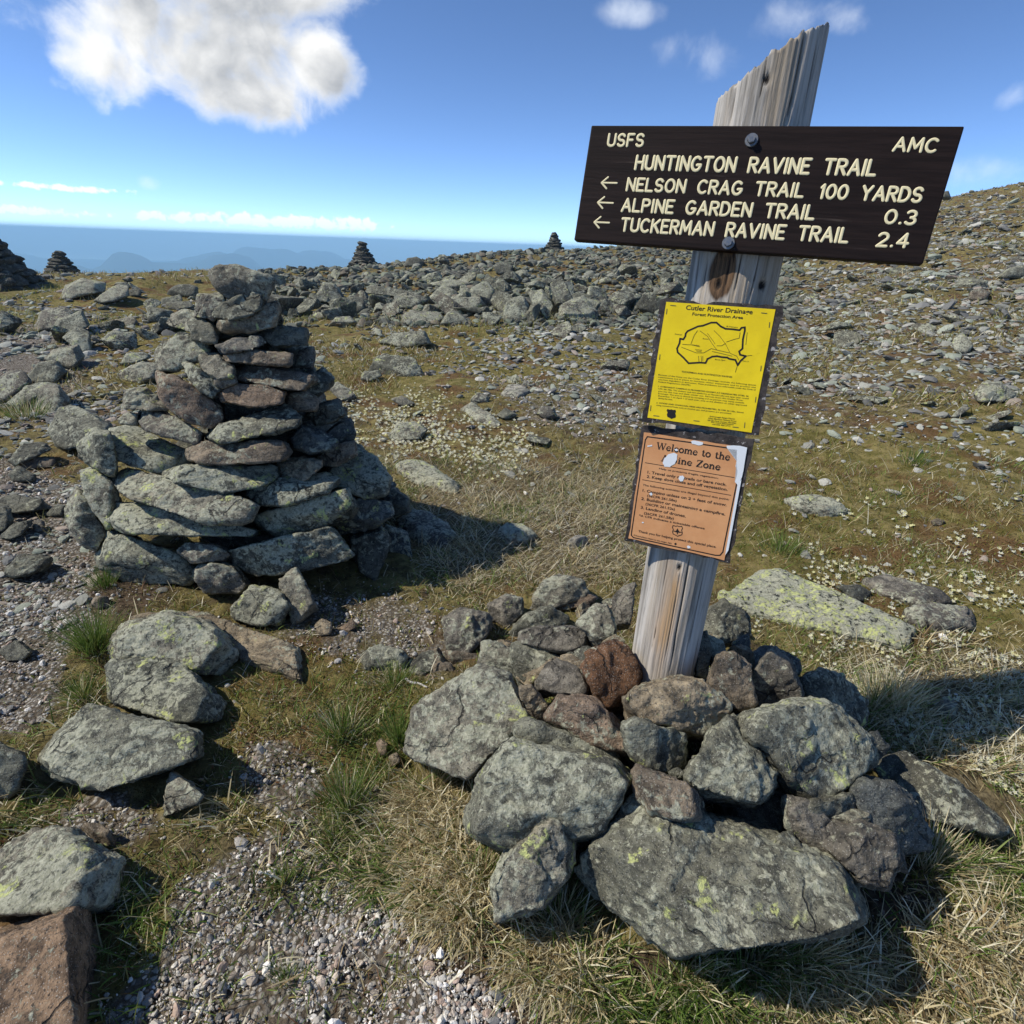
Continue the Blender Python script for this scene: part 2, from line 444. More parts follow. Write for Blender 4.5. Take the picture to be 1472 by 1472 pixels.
Z_STRAW = zone([
    ([(470, 1190), (640, 1120), (700, 1250), (820, 1330), (960, 1390), (1250, 1340), (1320, 1200), (1480, 1200), (1480, 1480), (840, 1480), (700, 1390), (560, 1300)], 1.0),
    ([(560, 660), (920, 690), (920, 840), (640, 840), (580, 760)], 0.85),
    ([(1120, 960), (1300, 930), (1480, 960), (1480, 1200), (1300, 1100), (1200, 1000)], 0.8),
    ([(160, 1000), (60, 1090), (0, 1180), (60, 1190), (160, 1060)], 0.6), ([(220, 1150), (330, 1150), (330, 1250), (220, 1290), (150, 1290)], 0.6),
    ([(380, 1180), (470, 1190), (560, 1300), (420, 1240)], 0.4)], 6, 0.12)
Z_GREEN = zone([
    ([(300, 960), (560, 950), (640, 1010), (590, 1120), (660, 1200), (560, 1250), (430, 1230), (320, 1130)], 0.8),
    ([(640, 1260), (850, 1280), (960, 1400), (1480, 1300), (1480, 1480), (860, 1480)], 0.7),
    ([(1060, 640), (1480, 620), (1480, 900), (1300, 890), (1150, 820), (1060, 820)], 0.9),
    ([(100, 1380), (160, 1290), (240, 1300), (200, 1480), (110, 1480)], 0.8),
    ([(150, 400), (480, 400), (480, 480), (240, 560), (120, 480)], 0.7), ([(-10, 415), (150, 415), (150, 450), (-10, 455)], 0.9),
    ([(480, 460), (900, 440), (930, 560), (700, 560), (500, 560)], 0.75)], 6, 0.5)
Z_SOIL = zone([([(520, 1310), (620, 1330), (760, 1420), (850, 1480), (680, 1480), (570, 1370)], 1.0), ([(1240, 1270), (1345, 1270), (1330, 1345), (1250, 1335)], 1.0),
               ([(880, 1380), (960, 1350), (1030, 1400), (950, 1440)], 1.0), ([(640, 700), (920, 740), (920, 800), (760, 780)], 0.3), ([(130, 830), (260, 840), (220, 880), (140, 880)], 1.0)], 4)


def zlook(Z, px, py, P=None):
    if P is not None:
        px = px + 26 * vnoise(P * (3.2, 3.2, 0), 61) + 16 * vnoise(P * (9, 9, 0), 62); py = py + 20 * vnoise(P * (3.2, 3.2, 0), 63) + 12 * vnoise(P * (9, 9, 0), 64)
    i = np.clip((py / G4).astype(int), 0, MW - 1); j = np.clip((px / G4).astype(int), 0, MW - 1)
    return Z[i, j]


def build_ground():
    rs = np.geomspace(0.25, 140, 680)
    az = np.concatenate([np.linspace(-1.1, 1.1, 520), np.linspace(1.1, 2 * math.pi - 1.1, 70)[1:-1]])
    A, Rr = np.meshgrid(az, rs); X = Rr * np.sin(A); Y = Rr * np.cos(A)
    Z = terrain(X, Y)
    P = np.stack([X, Y, Z], -1).reshape(-1, 3)
    px, py, dz = project(P)
    ok = dz > 0.05
    g = np.where(ok, zlook(Z_GRAVEL, px, py, P), 0.3); s = np.where(ok, zlook(Z_STRAW, px, py, P), 0.3); e = np.where(ok, zlook(Z_GREEN, px, py, P), 0.5); so = np.where(ok, zlook(Z_SOIL, px, py, P), 0)
    r = np.hypot(P[:, 0], P[:, 1])
    P[:, 2] += (vnoise(P * (22, 22, 0), 31) * 0.006 + vnoise(P * (55, 55, 0), 32) * 0.003) * np.clip(6 - r, 0.3, 1)
    col = np.stack([g * (1 - so * 0.7), e * (1 - so), s * (1 - so)], -1)
    n, k = len(rs), len(az)
    i, j = np.meshgrid(np.arange(n - 1), np.arange(k), indexing='ij'); j2 = (j + 1) % k
    Q = np.stack([i * k + j, (i + 1) * k + j, (i + 1) * k + j2, i * k + j2], -1).reshape(-1, 4)
    P = np.concatenate([P, [[0, 0, float(terrain(np.array([0.0]), np.array([0.0]))[0])]]]); col = np.concatenate([col, [[0.5, 0.3, 0.3]]])
    T = np.stack([np.full(k, n * k), np.arange(k), (np.arange(k) + 1) % k], -1)
    tag(link('ground', mesh_np('ground', P, [Q, T], True, M_GROUND, col)), kind='structure')


build_ground()


def build_lowland():
    mt, nb, b = material('far_forest')
    v = nb.new('ShaderNodeTexCoord').outputs['Object']
    nb.put(b.inputs['Base Color'], nb.mix(nb.noise(v, 0.004, 5, 0.6), (0.035, 0.055, 0.03), (0.09, 0.11, 0.06))); nb.put(b.inputs['Roughness'], 1.0)
    rs = np.geomspace(90, 7400, 150); az = np.concatenate([np.linspace(-1.0, 1.0, 260), np.linspace(1.0, 2 * math.pi - 1.0, 60)[1:-1]])
    A, Rr = np.meshgrid(az, rs); X = Rr * np.sin(A); Y = Rr * np.cos(A)
    P = np.stack([X, Y, np.zeros_like(X)], -1).reshape(-1, 3)
    hill = np.maximum(fbm(P * (0.0011, 0.0016, 0), 4, 71) + 0.05, 0).reshape(X.shape) * 105 * sstep(Rr, 1800, 3600) * (1 - sstep(Rr, 5200, 7200))
    P[:, 2] = (-256 + hill * 2.3).ravel()
    n, k = len(rs), len(az)
    i, j = np.meshgrid(np.arange(n - 1), np.arange(k), indexing='ij'); j2 = (j + 1) % k
    Q = np.stack([i * k + j, (i + 1) * k + j, (i + 1) * k + j2, i * k + j2], -1).reshape(-1, 4)
    tag(link('lowland_hills', mesh_np('lowland_hills', P, Q, True, mt)), kind='structure')
    # air between here and there
    mt, nb, b = material('haze'); nb.n.remove(b)
    pv = nb.new('ShaderNodeVolumePrincipled'); pv.inputs['Color'].default_value = (0.46, 0.76, 1.0, 1); pv.inputs['Density'].default_value = HAZE
    nb.l.new(pv.outputs[0], nb.n['Material Output'].inputs['Volume'])
    bm = bmesh.new(); bmesh.ops.create_cube(bm, size=1)
    for q in bm.verts: q.co.x *= 15600; q.co.y *= 15600; q.co.z = -259 if q.co.z < 0 else 16
    tag(link('haze', bm_mesh('haze', bm, mt)), kind='stuff')


HAZE = 4.4e-4
build_lowland()

# ------------------------------------------------------------------ rocks
OCC_N, OCC_S, OCC_X, OCC_Y = 900, 0.01, -3.5, 0.2        # footprint grid: where no blade of grass may root
OCC = np.zeros((OCC_N, OCC_N), bool)


def occupy(V):
    gz = terrain(V[:, 0], V[:, 1]); k = np.abs(V[:, 2] - gz) < 0.07
    i = ((V[k, 0] - OCC_X) / OCC_S).astype(int); j = ((V[k, 1] - OCC_Y) / OCC_S).astype(int)
    ok = (i >= 0) & (i < OCC_N) & (j >= 0) & (j < OCC_N); OCC[i[ok], j[ok]] = True


def occupied(x, y):
    i = ((x - OCC_X) / OCC_S).astype(int); j = ((y - OCC_Y) / OCC_S).astype(int)
    ok = (i >= 0) & (i < OCC_N) & (j >= 0) & (j < OCC_N)
    return np.where(ok, OCC[np.clip(i, 0, OCC_N - 1), np.clip(j, 0, OCC_N - 1)], False)


def hull_planes(V, ang=13):
    bm = bmesh.new()
    for p in V: bm.verts.new(p)
    r = bmesh.ops.convex_hull(bm, input=bm.verts)
    bmesh.ops.delete(bm, geom=list({e for e in r['geom_interior'] + r['geom_unused'] if isinstance(e, bmesh.types.BMVert)}), context='VERTS')
    bmesh.ops.recalc_face_normals(bm, faces=bm.faces)
    bmesh.ops.dissolve_limit(bm, angle_limit=math.radians(ang), verts=bm.verts, edges=bm.edges)
    N, D = [], []
    for f in bm.faces:
        n = np.array(f.normal[:]); c = np.array(f.calc_center_median()[:])
        if np.linalg.norm(n) < 0.5: continue
        N.append(n); D.append(n @ c)
    bm.free()
    return np.array(N), np.array(D)


def rock_mesh(name, V, seed, level, p=56, rough=1.0, strata=0.5, cuts=3, axes=None, bed=None, lump=1.0):
    """a stone filling the convex hull of V: bevelled facets, then breaks, bedding and grain as displacement. V is centred on 0"""
    rg = np.random.default_rng(seed)
    N, D = hull_planes(V)
    for _ in range(cuts):                                   # spalled corners
        n = rg.normal(size=3); n[2] = abs(n[2]) * 0.8; n /= np.linalg.norm(n)
        N = np.vstack([N, n]); D = np.append(D, (V @ n).max() * rg.uniform(0.72, 0.9))
    D = np.maximum(D, 1e-3)
    if axes is None: axes = np.stack([R_, U_, F_])
    ext = np.array([np.ptp(V @ a) for a in axes]) / 2
    S, T = ico(level)
    d = (S * ext) @ axes; d /= np.linalg.norm(d, axis=1, keepdims=True)
    q = np.maximum(d @ N.T, 0) / D
    qm = q.max(1, keepdims=True); w = (q / qm) ** p; sm = w.sum(1)
    r = sm ** (-1.0 / p) / qm[:, 0]
    P = d * r[:, None]
    nr = (w[:, :, None] * N[None]).sum(1) if len(N) * len(S) < 4e6 else w @ N
    nr /= np.linalg.norm(nr, axis=1, keepdims=True) + 1e-9
    size = float(np.sort(ext)[1]) * 2; o = rg.uniform(-50, 50, 3)
    if bed is None:
        bed = np.array([rg.normal(0, .35), rg.normal(0, .35), 1.0])
    bed = bed / np.linalg.norm(bed)
    disp = fbm(P * (2.2 / size) + o, 3, seed) * 0.017 * size * lump
    disp -= np.abs(fbm(P * (4.5 / size) + o, 4, seed + 3)) * 0.013 * size * lump
    if strata:
        s = (P @ bed) / size * 7 + fbm(P * (2.5 / size) + o, 3, seed + 5) * 0.9
        fr = s - np.floor(s)
        side = np.sqrt(np.clip(1 - (nr @ bed) ** 2, 0, 1))
        disp += (sstep(fr, 0.0, 0.25) - sstep(fr, 0.7, 1.0) - 0.6) * 0.016 * min(size, .2) * strata * side * (0.6 + 0.4 * vnoise(P * (3 / size) + o, seed + 8))
    st = fbm(P * (7.0 / size) + o, 3, seed + 6); disp += (np.round(st * 3) / 3 - st) * 0.010 * size * rough
    if level > 4:                                           # fracture faces: flat facets meeting in low steps
        K = 26; ck = P[rg.integers(0, len(P), K)]; dist = ((P[:, None] - ck[None]) ** 2).sum(-1) / size ** 2
        wk = np.exp(-(dist - dist.min(1, keepdims=True)) * 900); wk /= wk.sum(1, keepdims=True)
        tl = rg.normal(0, .06, (K, 3)) * min(1, .16 / size); hk = rg.uniform(-.012, .012, K) * min(size, .16)
        disp += (wk * (hk[None] + ((P[:, None] - ck[None]) * tl[None]).sum(-1))).sum(1) * rough
    disp += fbm(P * 38 + o, 4, seed + 7, 0.62) * min(0.0042, 0.024 * size) * rough
    return mesh_np(name, P + nr * disp[:, None], T, True, M_ROCK)


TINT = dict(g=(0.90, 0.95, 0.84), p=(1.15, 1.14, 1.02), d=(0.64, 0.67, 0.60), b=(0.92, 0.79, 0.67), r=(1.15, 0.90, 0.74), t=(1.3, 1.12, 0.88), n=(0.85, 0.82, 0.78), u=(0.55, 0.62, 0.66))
SEED = [100]


def make_rock(name, label, cat, group, pts, tint, lichen, level, **kw):
    """pts: world points of the stone's rough hull; the object's origin is put under its middle"""
    c = pts.mean(0)
    SEED[0] += 7
    me = rock_mesh(name, pts - c, SEED[0], level, **kw)
    o = link(name, me, None, c)
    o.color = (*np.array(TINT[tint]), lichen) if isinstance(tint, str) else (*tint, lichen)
    tag(o, label, cat, group)
    v = np.empty(len(me.vertices) * 3, np.float32); me.vertices.foreach_get('co', v); occupy(v.reshape(-1, 3) + c)
    return o


def level_for(px):
    return 4 if px < 26 else 5 if px < 75 else 6 if px < 190 else 7


def outline_rock(name, label, cat, group, poly, depth, tint='g', lichen=0.5, thick=0.45, drop=True, sh=0.1, front=0.93, gr=1.04, up=.3, fkv=None, foot=.6, lv=None, **kw):
    """stone whose silhouette follows poly (photograph pixels) when it stands at this depth; it has a front, a back and a foot of its own"""
    poly = np.array(poly, float); rg = np.random.default_rng(SEED[0] * 3 + 1)
    c = poly.mean(0); w, h = np.ptp(poly[:, 0]), np.ptp(poly[:, 1])
    t = thick * math.sqrt(w * h) * depth / FPX
    k = np.array([0, h * sh])
    n = len(poly)
    grow = (poly - c) * gr + c
    fr = (grow - c) * front + c + k * 0.35 + rg.normal(0, 0.015, (n, 2)) * math.sqrt(w * h); bk = (poly - c) * 0.8 + c - k * 0.3
    # the front is a folded cleavage face: tilted as a whole, bent once along a ridge
    fold = math.radians(rg.uniform(0, 360)); fd = np.array([math.cos(fold), math.sin(fold)]); fk = rg.uniform(.35, .95); f0 = rg.uniform(-.15, .45)
    if fkv is not None: fk = fkv
    tx, ty = rg.normal(0, .22) * (fkv is None), up + rg.normal(0, .12)
    ins = np.array([fd * f0 + np.array([-fd[1], fd[0]]) * q for q in (-.6, 0, .6)]) * np.array([w, h]) / 2 * front * gr + c + k * 0.35
    def face(q):
        uv = (q - c - k * 0.35) / (np.array([w, h]) / 2 * gr)
        return depth - t * 0.9 + t * (tx * uv[:, 0] - ty * uv[:, 1] + fk * np.maximum(uv @ fd - f0, 0) * 1.1)
    qa = np.vstack([fr, ins])
    A = CAM + ray(qa[:, 0], qa[:, 1]) * np.minimum(face(qa), depth + t * .3)[:, None]
    B = CAM + ray(grow[:, 0], grow[:, 1]) * (depth + t * .15 + rg.normal(0, .1 * t, n))[:, None]
    D = CAM + ray(bk[:, 0], bk[:, 1]) * np.full(n, depth + t * 0.95)[:, None]
    pts = np.vstack([A, B, D])
    if drop:                                               # a foot that reaches the ground behind the visible base
        low = B[poly[:, 1] > c[1] + 0.15 * h].copy()
        if len(low):
            low += (F_ * (1, 1, 0)) * t * 0.3; low[:, 2] = np.minimum(low[:, 2], terrain(low[:, 0], low[:, 1]) - 0.01)
            low[:, 2] = np.maximum(low[:, 2], B[:, 2].min() - foot * t); pts = np.vstack([pts, low])
    px = math.sqrt(w * h) * 1024 / 1472
    return make_rock(name, label, cat, group, pts, tint, lichen, lv or level_for(px), **kw)


def free_rock(name, label, cat, group, c, dims, yaw, tint, lichen, level, seed, tilt=(0, 0), npts=14, **kw):
    """a stone of given size with an irregular angular hull"""
    rg = np.random.default_rng(seed)
    v = rg.normal(size=(npts, 3)); v /= np.linalg.norm(v, axis=1, keepdims=True); v = np.sign(v) * np.abs(v) ** 0.75
    v = v * np.array(dims) / 2 / np.abs(v).max(0)
    M = np.array(Matrix.Rotation(yaw, 3, 'Z') @ Matrix.Rotation(tilt[0], 3, 'X') @ Matrix.Rotation(tilt[1], 3, 'Y'))
    v = v @ M.T
    return make_rock(name, label, cat, group, v + np.array(c), tint, lichen, level, axes=M.T, **kw)


FR = dict(C=(0, 350, 620 / 1472), P=(570, 800, 530 / 1472), Q=(800, 800, 672 / 1472), L=(0, 830, 640 / 1467), M=(450, 330, 510 / 1472), N=(1060, 250, 412 / 1472), K=(0, 330, 320 / 1472), S=(1040, 600, 432 / 1325), X=(0, 0, 1))


def tr(fr, poly):
    ox, oy, s = FR[fr]; return [(ox + x * s, oy + y * s) for x, y in poly]


# ---- the large cairn: a leaning cone of dry-laid stones
GC = 'stones of the large cairn'
_b, _ = ground_at(352, 835)
_base = np.array([_b[0] - 0.03, _b[1] + 0.46, 0.0]); _base[2] = float(terrain(_base[0:1], _base[1:2])[0])
_dep = (_base - CAM) @ F_
_tip = CAM + ray(348, 384) * ((_base[1] - 0.02) / ray(348, 384)[1])
CA_H = _tip[2] - _base[2]; CA_R = 0.60
CAIRN_XY[0] = _base[:2]


def cairn_radius(u):
    return 0.075 + (CA_R - 0.05) * np.clip(1 - u, 0, 1) ** 0.86


def cairn_axis(u):
    return _base + (_tip - _base) * np.asarray(u)[..., None]


def cairn_depth(px, py):
    t = np.linspace(_dep - 1.1, _dep + 0.3, 700); P = CAM + ray(px, py) * t[:, None]
    u = np.clip((P[:, 2] - _base[2]) / CA_H, -0.05, 1); a = cairn_axis(u)
    g = np.hypot(P[:, 0] - a[:, 0], P[:, 1] - a[:, 1]) - cairn_radius(u)
    k = np.nonzero(g < 0)[0]
    if len(k): return t[k[0]]
    return t[np.argmin(g)]


CAIRN = [
 ('rounded pale grey boulder crowning the large cairn', 'p', .45, [(715,85),(800,68),(935,120),(935,150),(905,205),(845,175),(795,190),(740,150),(715,115)]),
 ('smooth grey wedge slanting up just under the crowning boulder of the large cairn', 'g', .3, [(720,232),(840,195),(870,160),(900,170),(890,215),(850,250),(780,262),(725,248)]),
 ('blocky upright stone at the left under the crowning boulder of the large cairn', 'n', .4, [(672,175),(760,170),(775,210),(735,250),(730,265),(665,250)]),
 ('tan grey tilted stone with pale underside, third from the top of the large cairn', 't', .4, [(745,265),(860,255),(940,195),(955,240),(940,285),(860,300),(800,312),(748,298)]),
 ('rugged grey stone jutting left near the top of the large cairn', 'p', .5, [(565,275),(590,235),(640,225),(720,250),(750,290),(740,325),(680,312),(610,290)]),
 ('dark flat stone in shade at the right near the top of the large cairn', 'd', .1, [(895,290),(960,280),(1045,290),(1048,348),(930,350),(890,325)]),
 ('small smooth lens of stone below the tan tilted stone near the cairn top', 'n', .2, [(735,350),(800,318),(890,315),(905,340),(830,365),(765,378)]),
 ('large pitted grey stone on the upper left shoulder of the large cairn', 'p', .55, [(535,375),(575,315),(645,300),(715,335),(740,380),(660,405),(600,438),(540,432)]),
 ('lumpy grey stone in the middle of the upper cairn, above the green lichen wedge', 'p', .5, [(680,385),(740,372),(800,420),(802,458),(745,465),(690,435)]),
 ('thin brown flat stone lying across the upper right of the large cairn', 'b', .1, [(765,385),(830,358),(920,358),(992,375),(988,412),(900,412),(830,412),(770,402)]),
 ('square grey stone end at the right edge of the upper cairn', 'n', .4, [(985,370),(1070,350),(1078,385),(1068,425),(990,420)]),
 ('long smooth brownish flat stone projecting right across the upper cairn', 'b', .25, [(800,430),(850,412),(960,425),(1070,445),(1075,465),(1040,502),(950,492),(870,474),(805,460)]),
 ('dark wedge with a bright green lichen patch in the upper middle of the cairn', 'd', .75, [(618,410),(640,400),(720,440),(768,485),(725,525),(680,495),(640,455)]),
 ('reddish angular stone slanting down to the right on the left of the cairn', 'r', .25, [(535,440),(560,435),(640,480),(752,555),(757,600),(722,628),(650,608),(580,562),(552,522)]),
 ('pale blunt stone poking out left below the upper shoulder of the cairn', 'p', .4, [(428,505),(480,486),(540,520),(570,568),(520,572),(430,562)]),
 ('rusty brown stone with dark hollow under it in the centre of the upper cairn', 'r', .1, [(735,500),(820,473),(900,478),(970,510),(962,545),(850,557),(760,537)]),
 ('small reddish block tucked in at the right of the cairn, above the blue grey stone', 'b', .2, [(978,510),(1040,503),(1088,525),(1078,572),(1010,573),(978,547)]),
 ('thin dark stone fanning out at the right edge of the upper cairn', 'd', .1, [(1040,475),(1100,425),(1142,460),(1122,497),(1080,522),(1036,502)]),
 ('long dark green stone tilted up to the right in the middle of the cairn', 'd', .45, [(712,660),(745,615),(850,573),(960,550),(1032,580),(1022,622),(940,647),(830,672),(758,680)]),
 ('rounded dark stone at the right edge of the middle cairn', 'd', .3, [(1045,580),(1100,545),(1155,530),(1180,580),(1140,608),(1078,622)]),
 ('smooth brownish grey stone under the reddish slanting stone of the cairn', 'n', .35, [(468,600),(490,568),(560,572),(640,610),(697,650),(682,690),(600,668),(498,637)]),
 ('blunt bluish grey stone at the right of the middle cairn', 'u', .35, [(990,660),(1030,626),(1090,633),(1148,675),(1132,703),(1060,718),(998,698)]),
 ('small purple grey stone at the right edge of the cairn, below the rounded dark one', 'u', .1, [(1108,650),(1150,615),(1195,598),(1213,640),(1197,678),(1148,678)]),
 ('small pale nub of stone at the left edge of the middle cairn', 'p', .6, [(402,597),(440,573),(472,580),(472,622),(408,617)]),
 ('long reddish brown flat stone laid level across the middle of the cairn', 'b', .2, [(648,702),(700,678),(850,672),(962,670),(995,710),(962,738),(850,748),(720,755),(652,738)]),
 ('broad grey green flat stone thick with lichen on the left of the cairn', 'g', .85, [(342,690),(380,630),(460,618),(560,658),(648,720),(632,758),(560,778),(450,748),(368,728)]),
 ('leaning lichen stone behind the broad lichen stone at the left of the cairn', 'g', .8, [(268,690),(320,638),(380,640),(360,700),(405,760),(392,795),(310,762),(268,722)]),
 ('brown corner stone at the right of the middle cairn', 'b', .15, [(1085,725),(1150,683),(1207,678),(1217,722),(1150,758),(1095,755)]),
 ('long straight pale green flat stone in the lower middle of the cairn', 'g', .75, [(552,782),(620,755),(780,755),(932,758),(943,795),(880,828),(740,848),(618,823)]),
 ('pale triangular block wedged point down in the lower cairn', 't', .35, [(947,745),(1030,726),(1102,735),(1102,762),(1040,813),(983,828),(953,792)]),
 ('very long pale flat stone sloping down right across the lower cairn', 'p', .7, [(376,800),(440,770),(540,788),(640,828),(780,868),(865,900),(852,933),(700,943),(600,918),(540,878),(420,853)]),
 ('mottled grey green flat stone beneath the triangular block in the lower cairn', 'g', .8, [(818,852),(870,813),(980,810),(1080,778),(1152,800),(1142,838),(1040,868),(960,898),(868,893)]),
 ('large green lichen stone leaning on the right flank of the cairn', 'g', .8, [(1118,770),(1210,698),(1280,728),(1328,800),(1312,853),(1240,873),(1158,832)]),
 ('tall pale lichen stone set upright on the left flank of the cairn', 'p', .75, [(272,780),(320,758),(378,800),(422,880),(407,933),(365,973),(318,922),(278,832)]),
 ('long flat stone yellow with lichen, low on the front of the cairn', 'g', .95, [(378,945),(420,893),(500,888),(640,928),(780,953),(877,975),(872,997),(760,1013),(560,1008),(428,988)]),
 ('large flat stone blotched with yellow green lichen, low right of the cairn front', 'g', .95, [(863,920),(960,888),(1090,848),(1180,828),(1203,880),(1152,923),(1110,963),(1060,988),(980,1013),(888,972)]),
 ('dark blue green sharp edged stone sticking out low on the right of the cairn', 'u', .5, [(1145,960),(1220,868),(1330,883),(1343,922),(1282,973),(1168,988)]),
 ('dark square ended stone furthest out on the right of the cairn', 'd', .2, [(1300,862),(1342,833),(1392,870),(1394,915),(1345,927),(1318,893)]),
 ('pale oval stone tipped on edge at the left foot of the cairn', 'p', .6, [(222,900),(265,833),(312,878),(368,985),(332,1048),(278,1023),(222,952)]),
 ('huge smooth grey green base stone at the left front of the cairn', 'g', .55, [(328,1065),(375,976),(470,998),(600,1048),(668,1105),(652,1153),(540,1168),(430,1158),(338,1103)]),
 ('small flat chock stone between the two big base stones of the cairn', 'n', .35, [(608,1050),(640,1020),(740,1023),(788,1060),(762,1088),(658,1088)]),
 ('huge dark grey green base stone at the right front of the cairn', 'd', .7, [(782,1045),(900,1023),(1060,993),(1120,963),(1203,1060),(1162,1088),(1020,1113),(870,1133),(797,1093)]),
 ('round brownish stone at ground level under the cairn chock stone', 'n', .45, [(665,1110),(720,1083),(800,1098),(853,1160),(822,1198),(700,1188),(668,1142)]),
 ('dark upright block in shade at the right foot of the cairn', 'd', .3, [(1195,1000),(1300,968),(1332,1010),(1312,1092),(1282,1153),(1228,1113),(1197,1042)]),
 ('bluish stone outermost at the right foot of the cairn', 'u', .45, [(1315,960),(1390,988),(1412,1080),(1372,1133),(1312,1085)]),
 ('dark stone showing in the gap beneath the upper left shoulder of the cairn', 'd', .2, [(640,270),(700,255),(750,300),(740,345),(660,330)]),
 ('narrow grey stone between the green wedge and the centre of the upper cairn', 'n', .2, [(735,440),(800,440),(812,478),(760,495),(728,480)]),
 ('small dark stone under the thin fanned stone on the cairn right side', 'd', .2, [(1020,450),(1075,440),(1095,470),(1060,490),(1020,480)]),
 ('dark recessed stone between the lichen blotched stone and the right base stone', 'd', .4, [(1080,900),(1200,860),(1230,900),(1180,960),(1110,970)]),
]
rgp = np.random.default_rng(5)
for lab, ti, li, poly in CAIRN:
    pp = np.array(tr('C', poly)); cx_, cy_ = pp.mean(0); w, h = np.ptp(pp[:, 0]), np.ptp(pp[:, 1])
    d0 = cairn_depth(cx_, cy_); li = min(li + .15, 1); th = 0.62; t = th * math.sqrt(w * h) * d0 / FPX
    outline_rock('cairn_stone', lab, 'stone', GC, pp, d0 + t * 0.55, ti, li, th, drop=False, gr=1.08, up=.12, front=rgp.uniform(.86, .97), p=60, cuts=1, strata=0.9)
# the far side of the cairn and its core
for i in range(9):
    u = i / 9 * 0.84 + 0.02; a = cairn_axis(np.array([u]))[0]; rr = cairn_radius(u)
    n = max(2, int(round(rr * 9.5)))
    for k in range(n):
        th = math.pi * (0.10 + 0.80 * (k + 0.5 + 0.3 * (i % 2)) / n)
        c = a + np.array([math.cos(th), math.sin(th), 0]) * max(rr - 0.21, 0.02); c[2] += 0.05
        free_rock('cairn_stone', 'flat stone on the far side of the large cairn', 'stone', 'stones behind the front of the large cairn', c,
                  (rr * 0.55 + 0.10, rr * 0.75 + 0.16, CA_H / 8.4), th, ['g', 'd', 'n'][(i + k) % 3], .5, 5, 4000 + i * 31 + k, (random.uniform(-.1, .1), random.uniform(-.1, .1)))
    if rr > 0.2:
        free_rock('cairn_stone', 'dark stone packed inside the large cairn', 'stone', 'stones in the core of the large cairn', a + np.array([0, 0.02, 0.05]),
                  (rr * 1.25, rr * 1.25, CA_H / 7.5), i * 1.3, 'd', .1, 5, 4500 + i, npts=22)

# ---- the pile that holds the post
GP = 'stones piled round the sign post'


def pile_z(x, y):
    q = ((x - POST_XY[0] - 0.05) / 0.74) ** 2 + ((y - POST_XY[1] + 0.03) / 0.62) ** 2
    return terrain(x, y) + 0.27 * np.clip(1 - q, 0, 1) ** 0.8


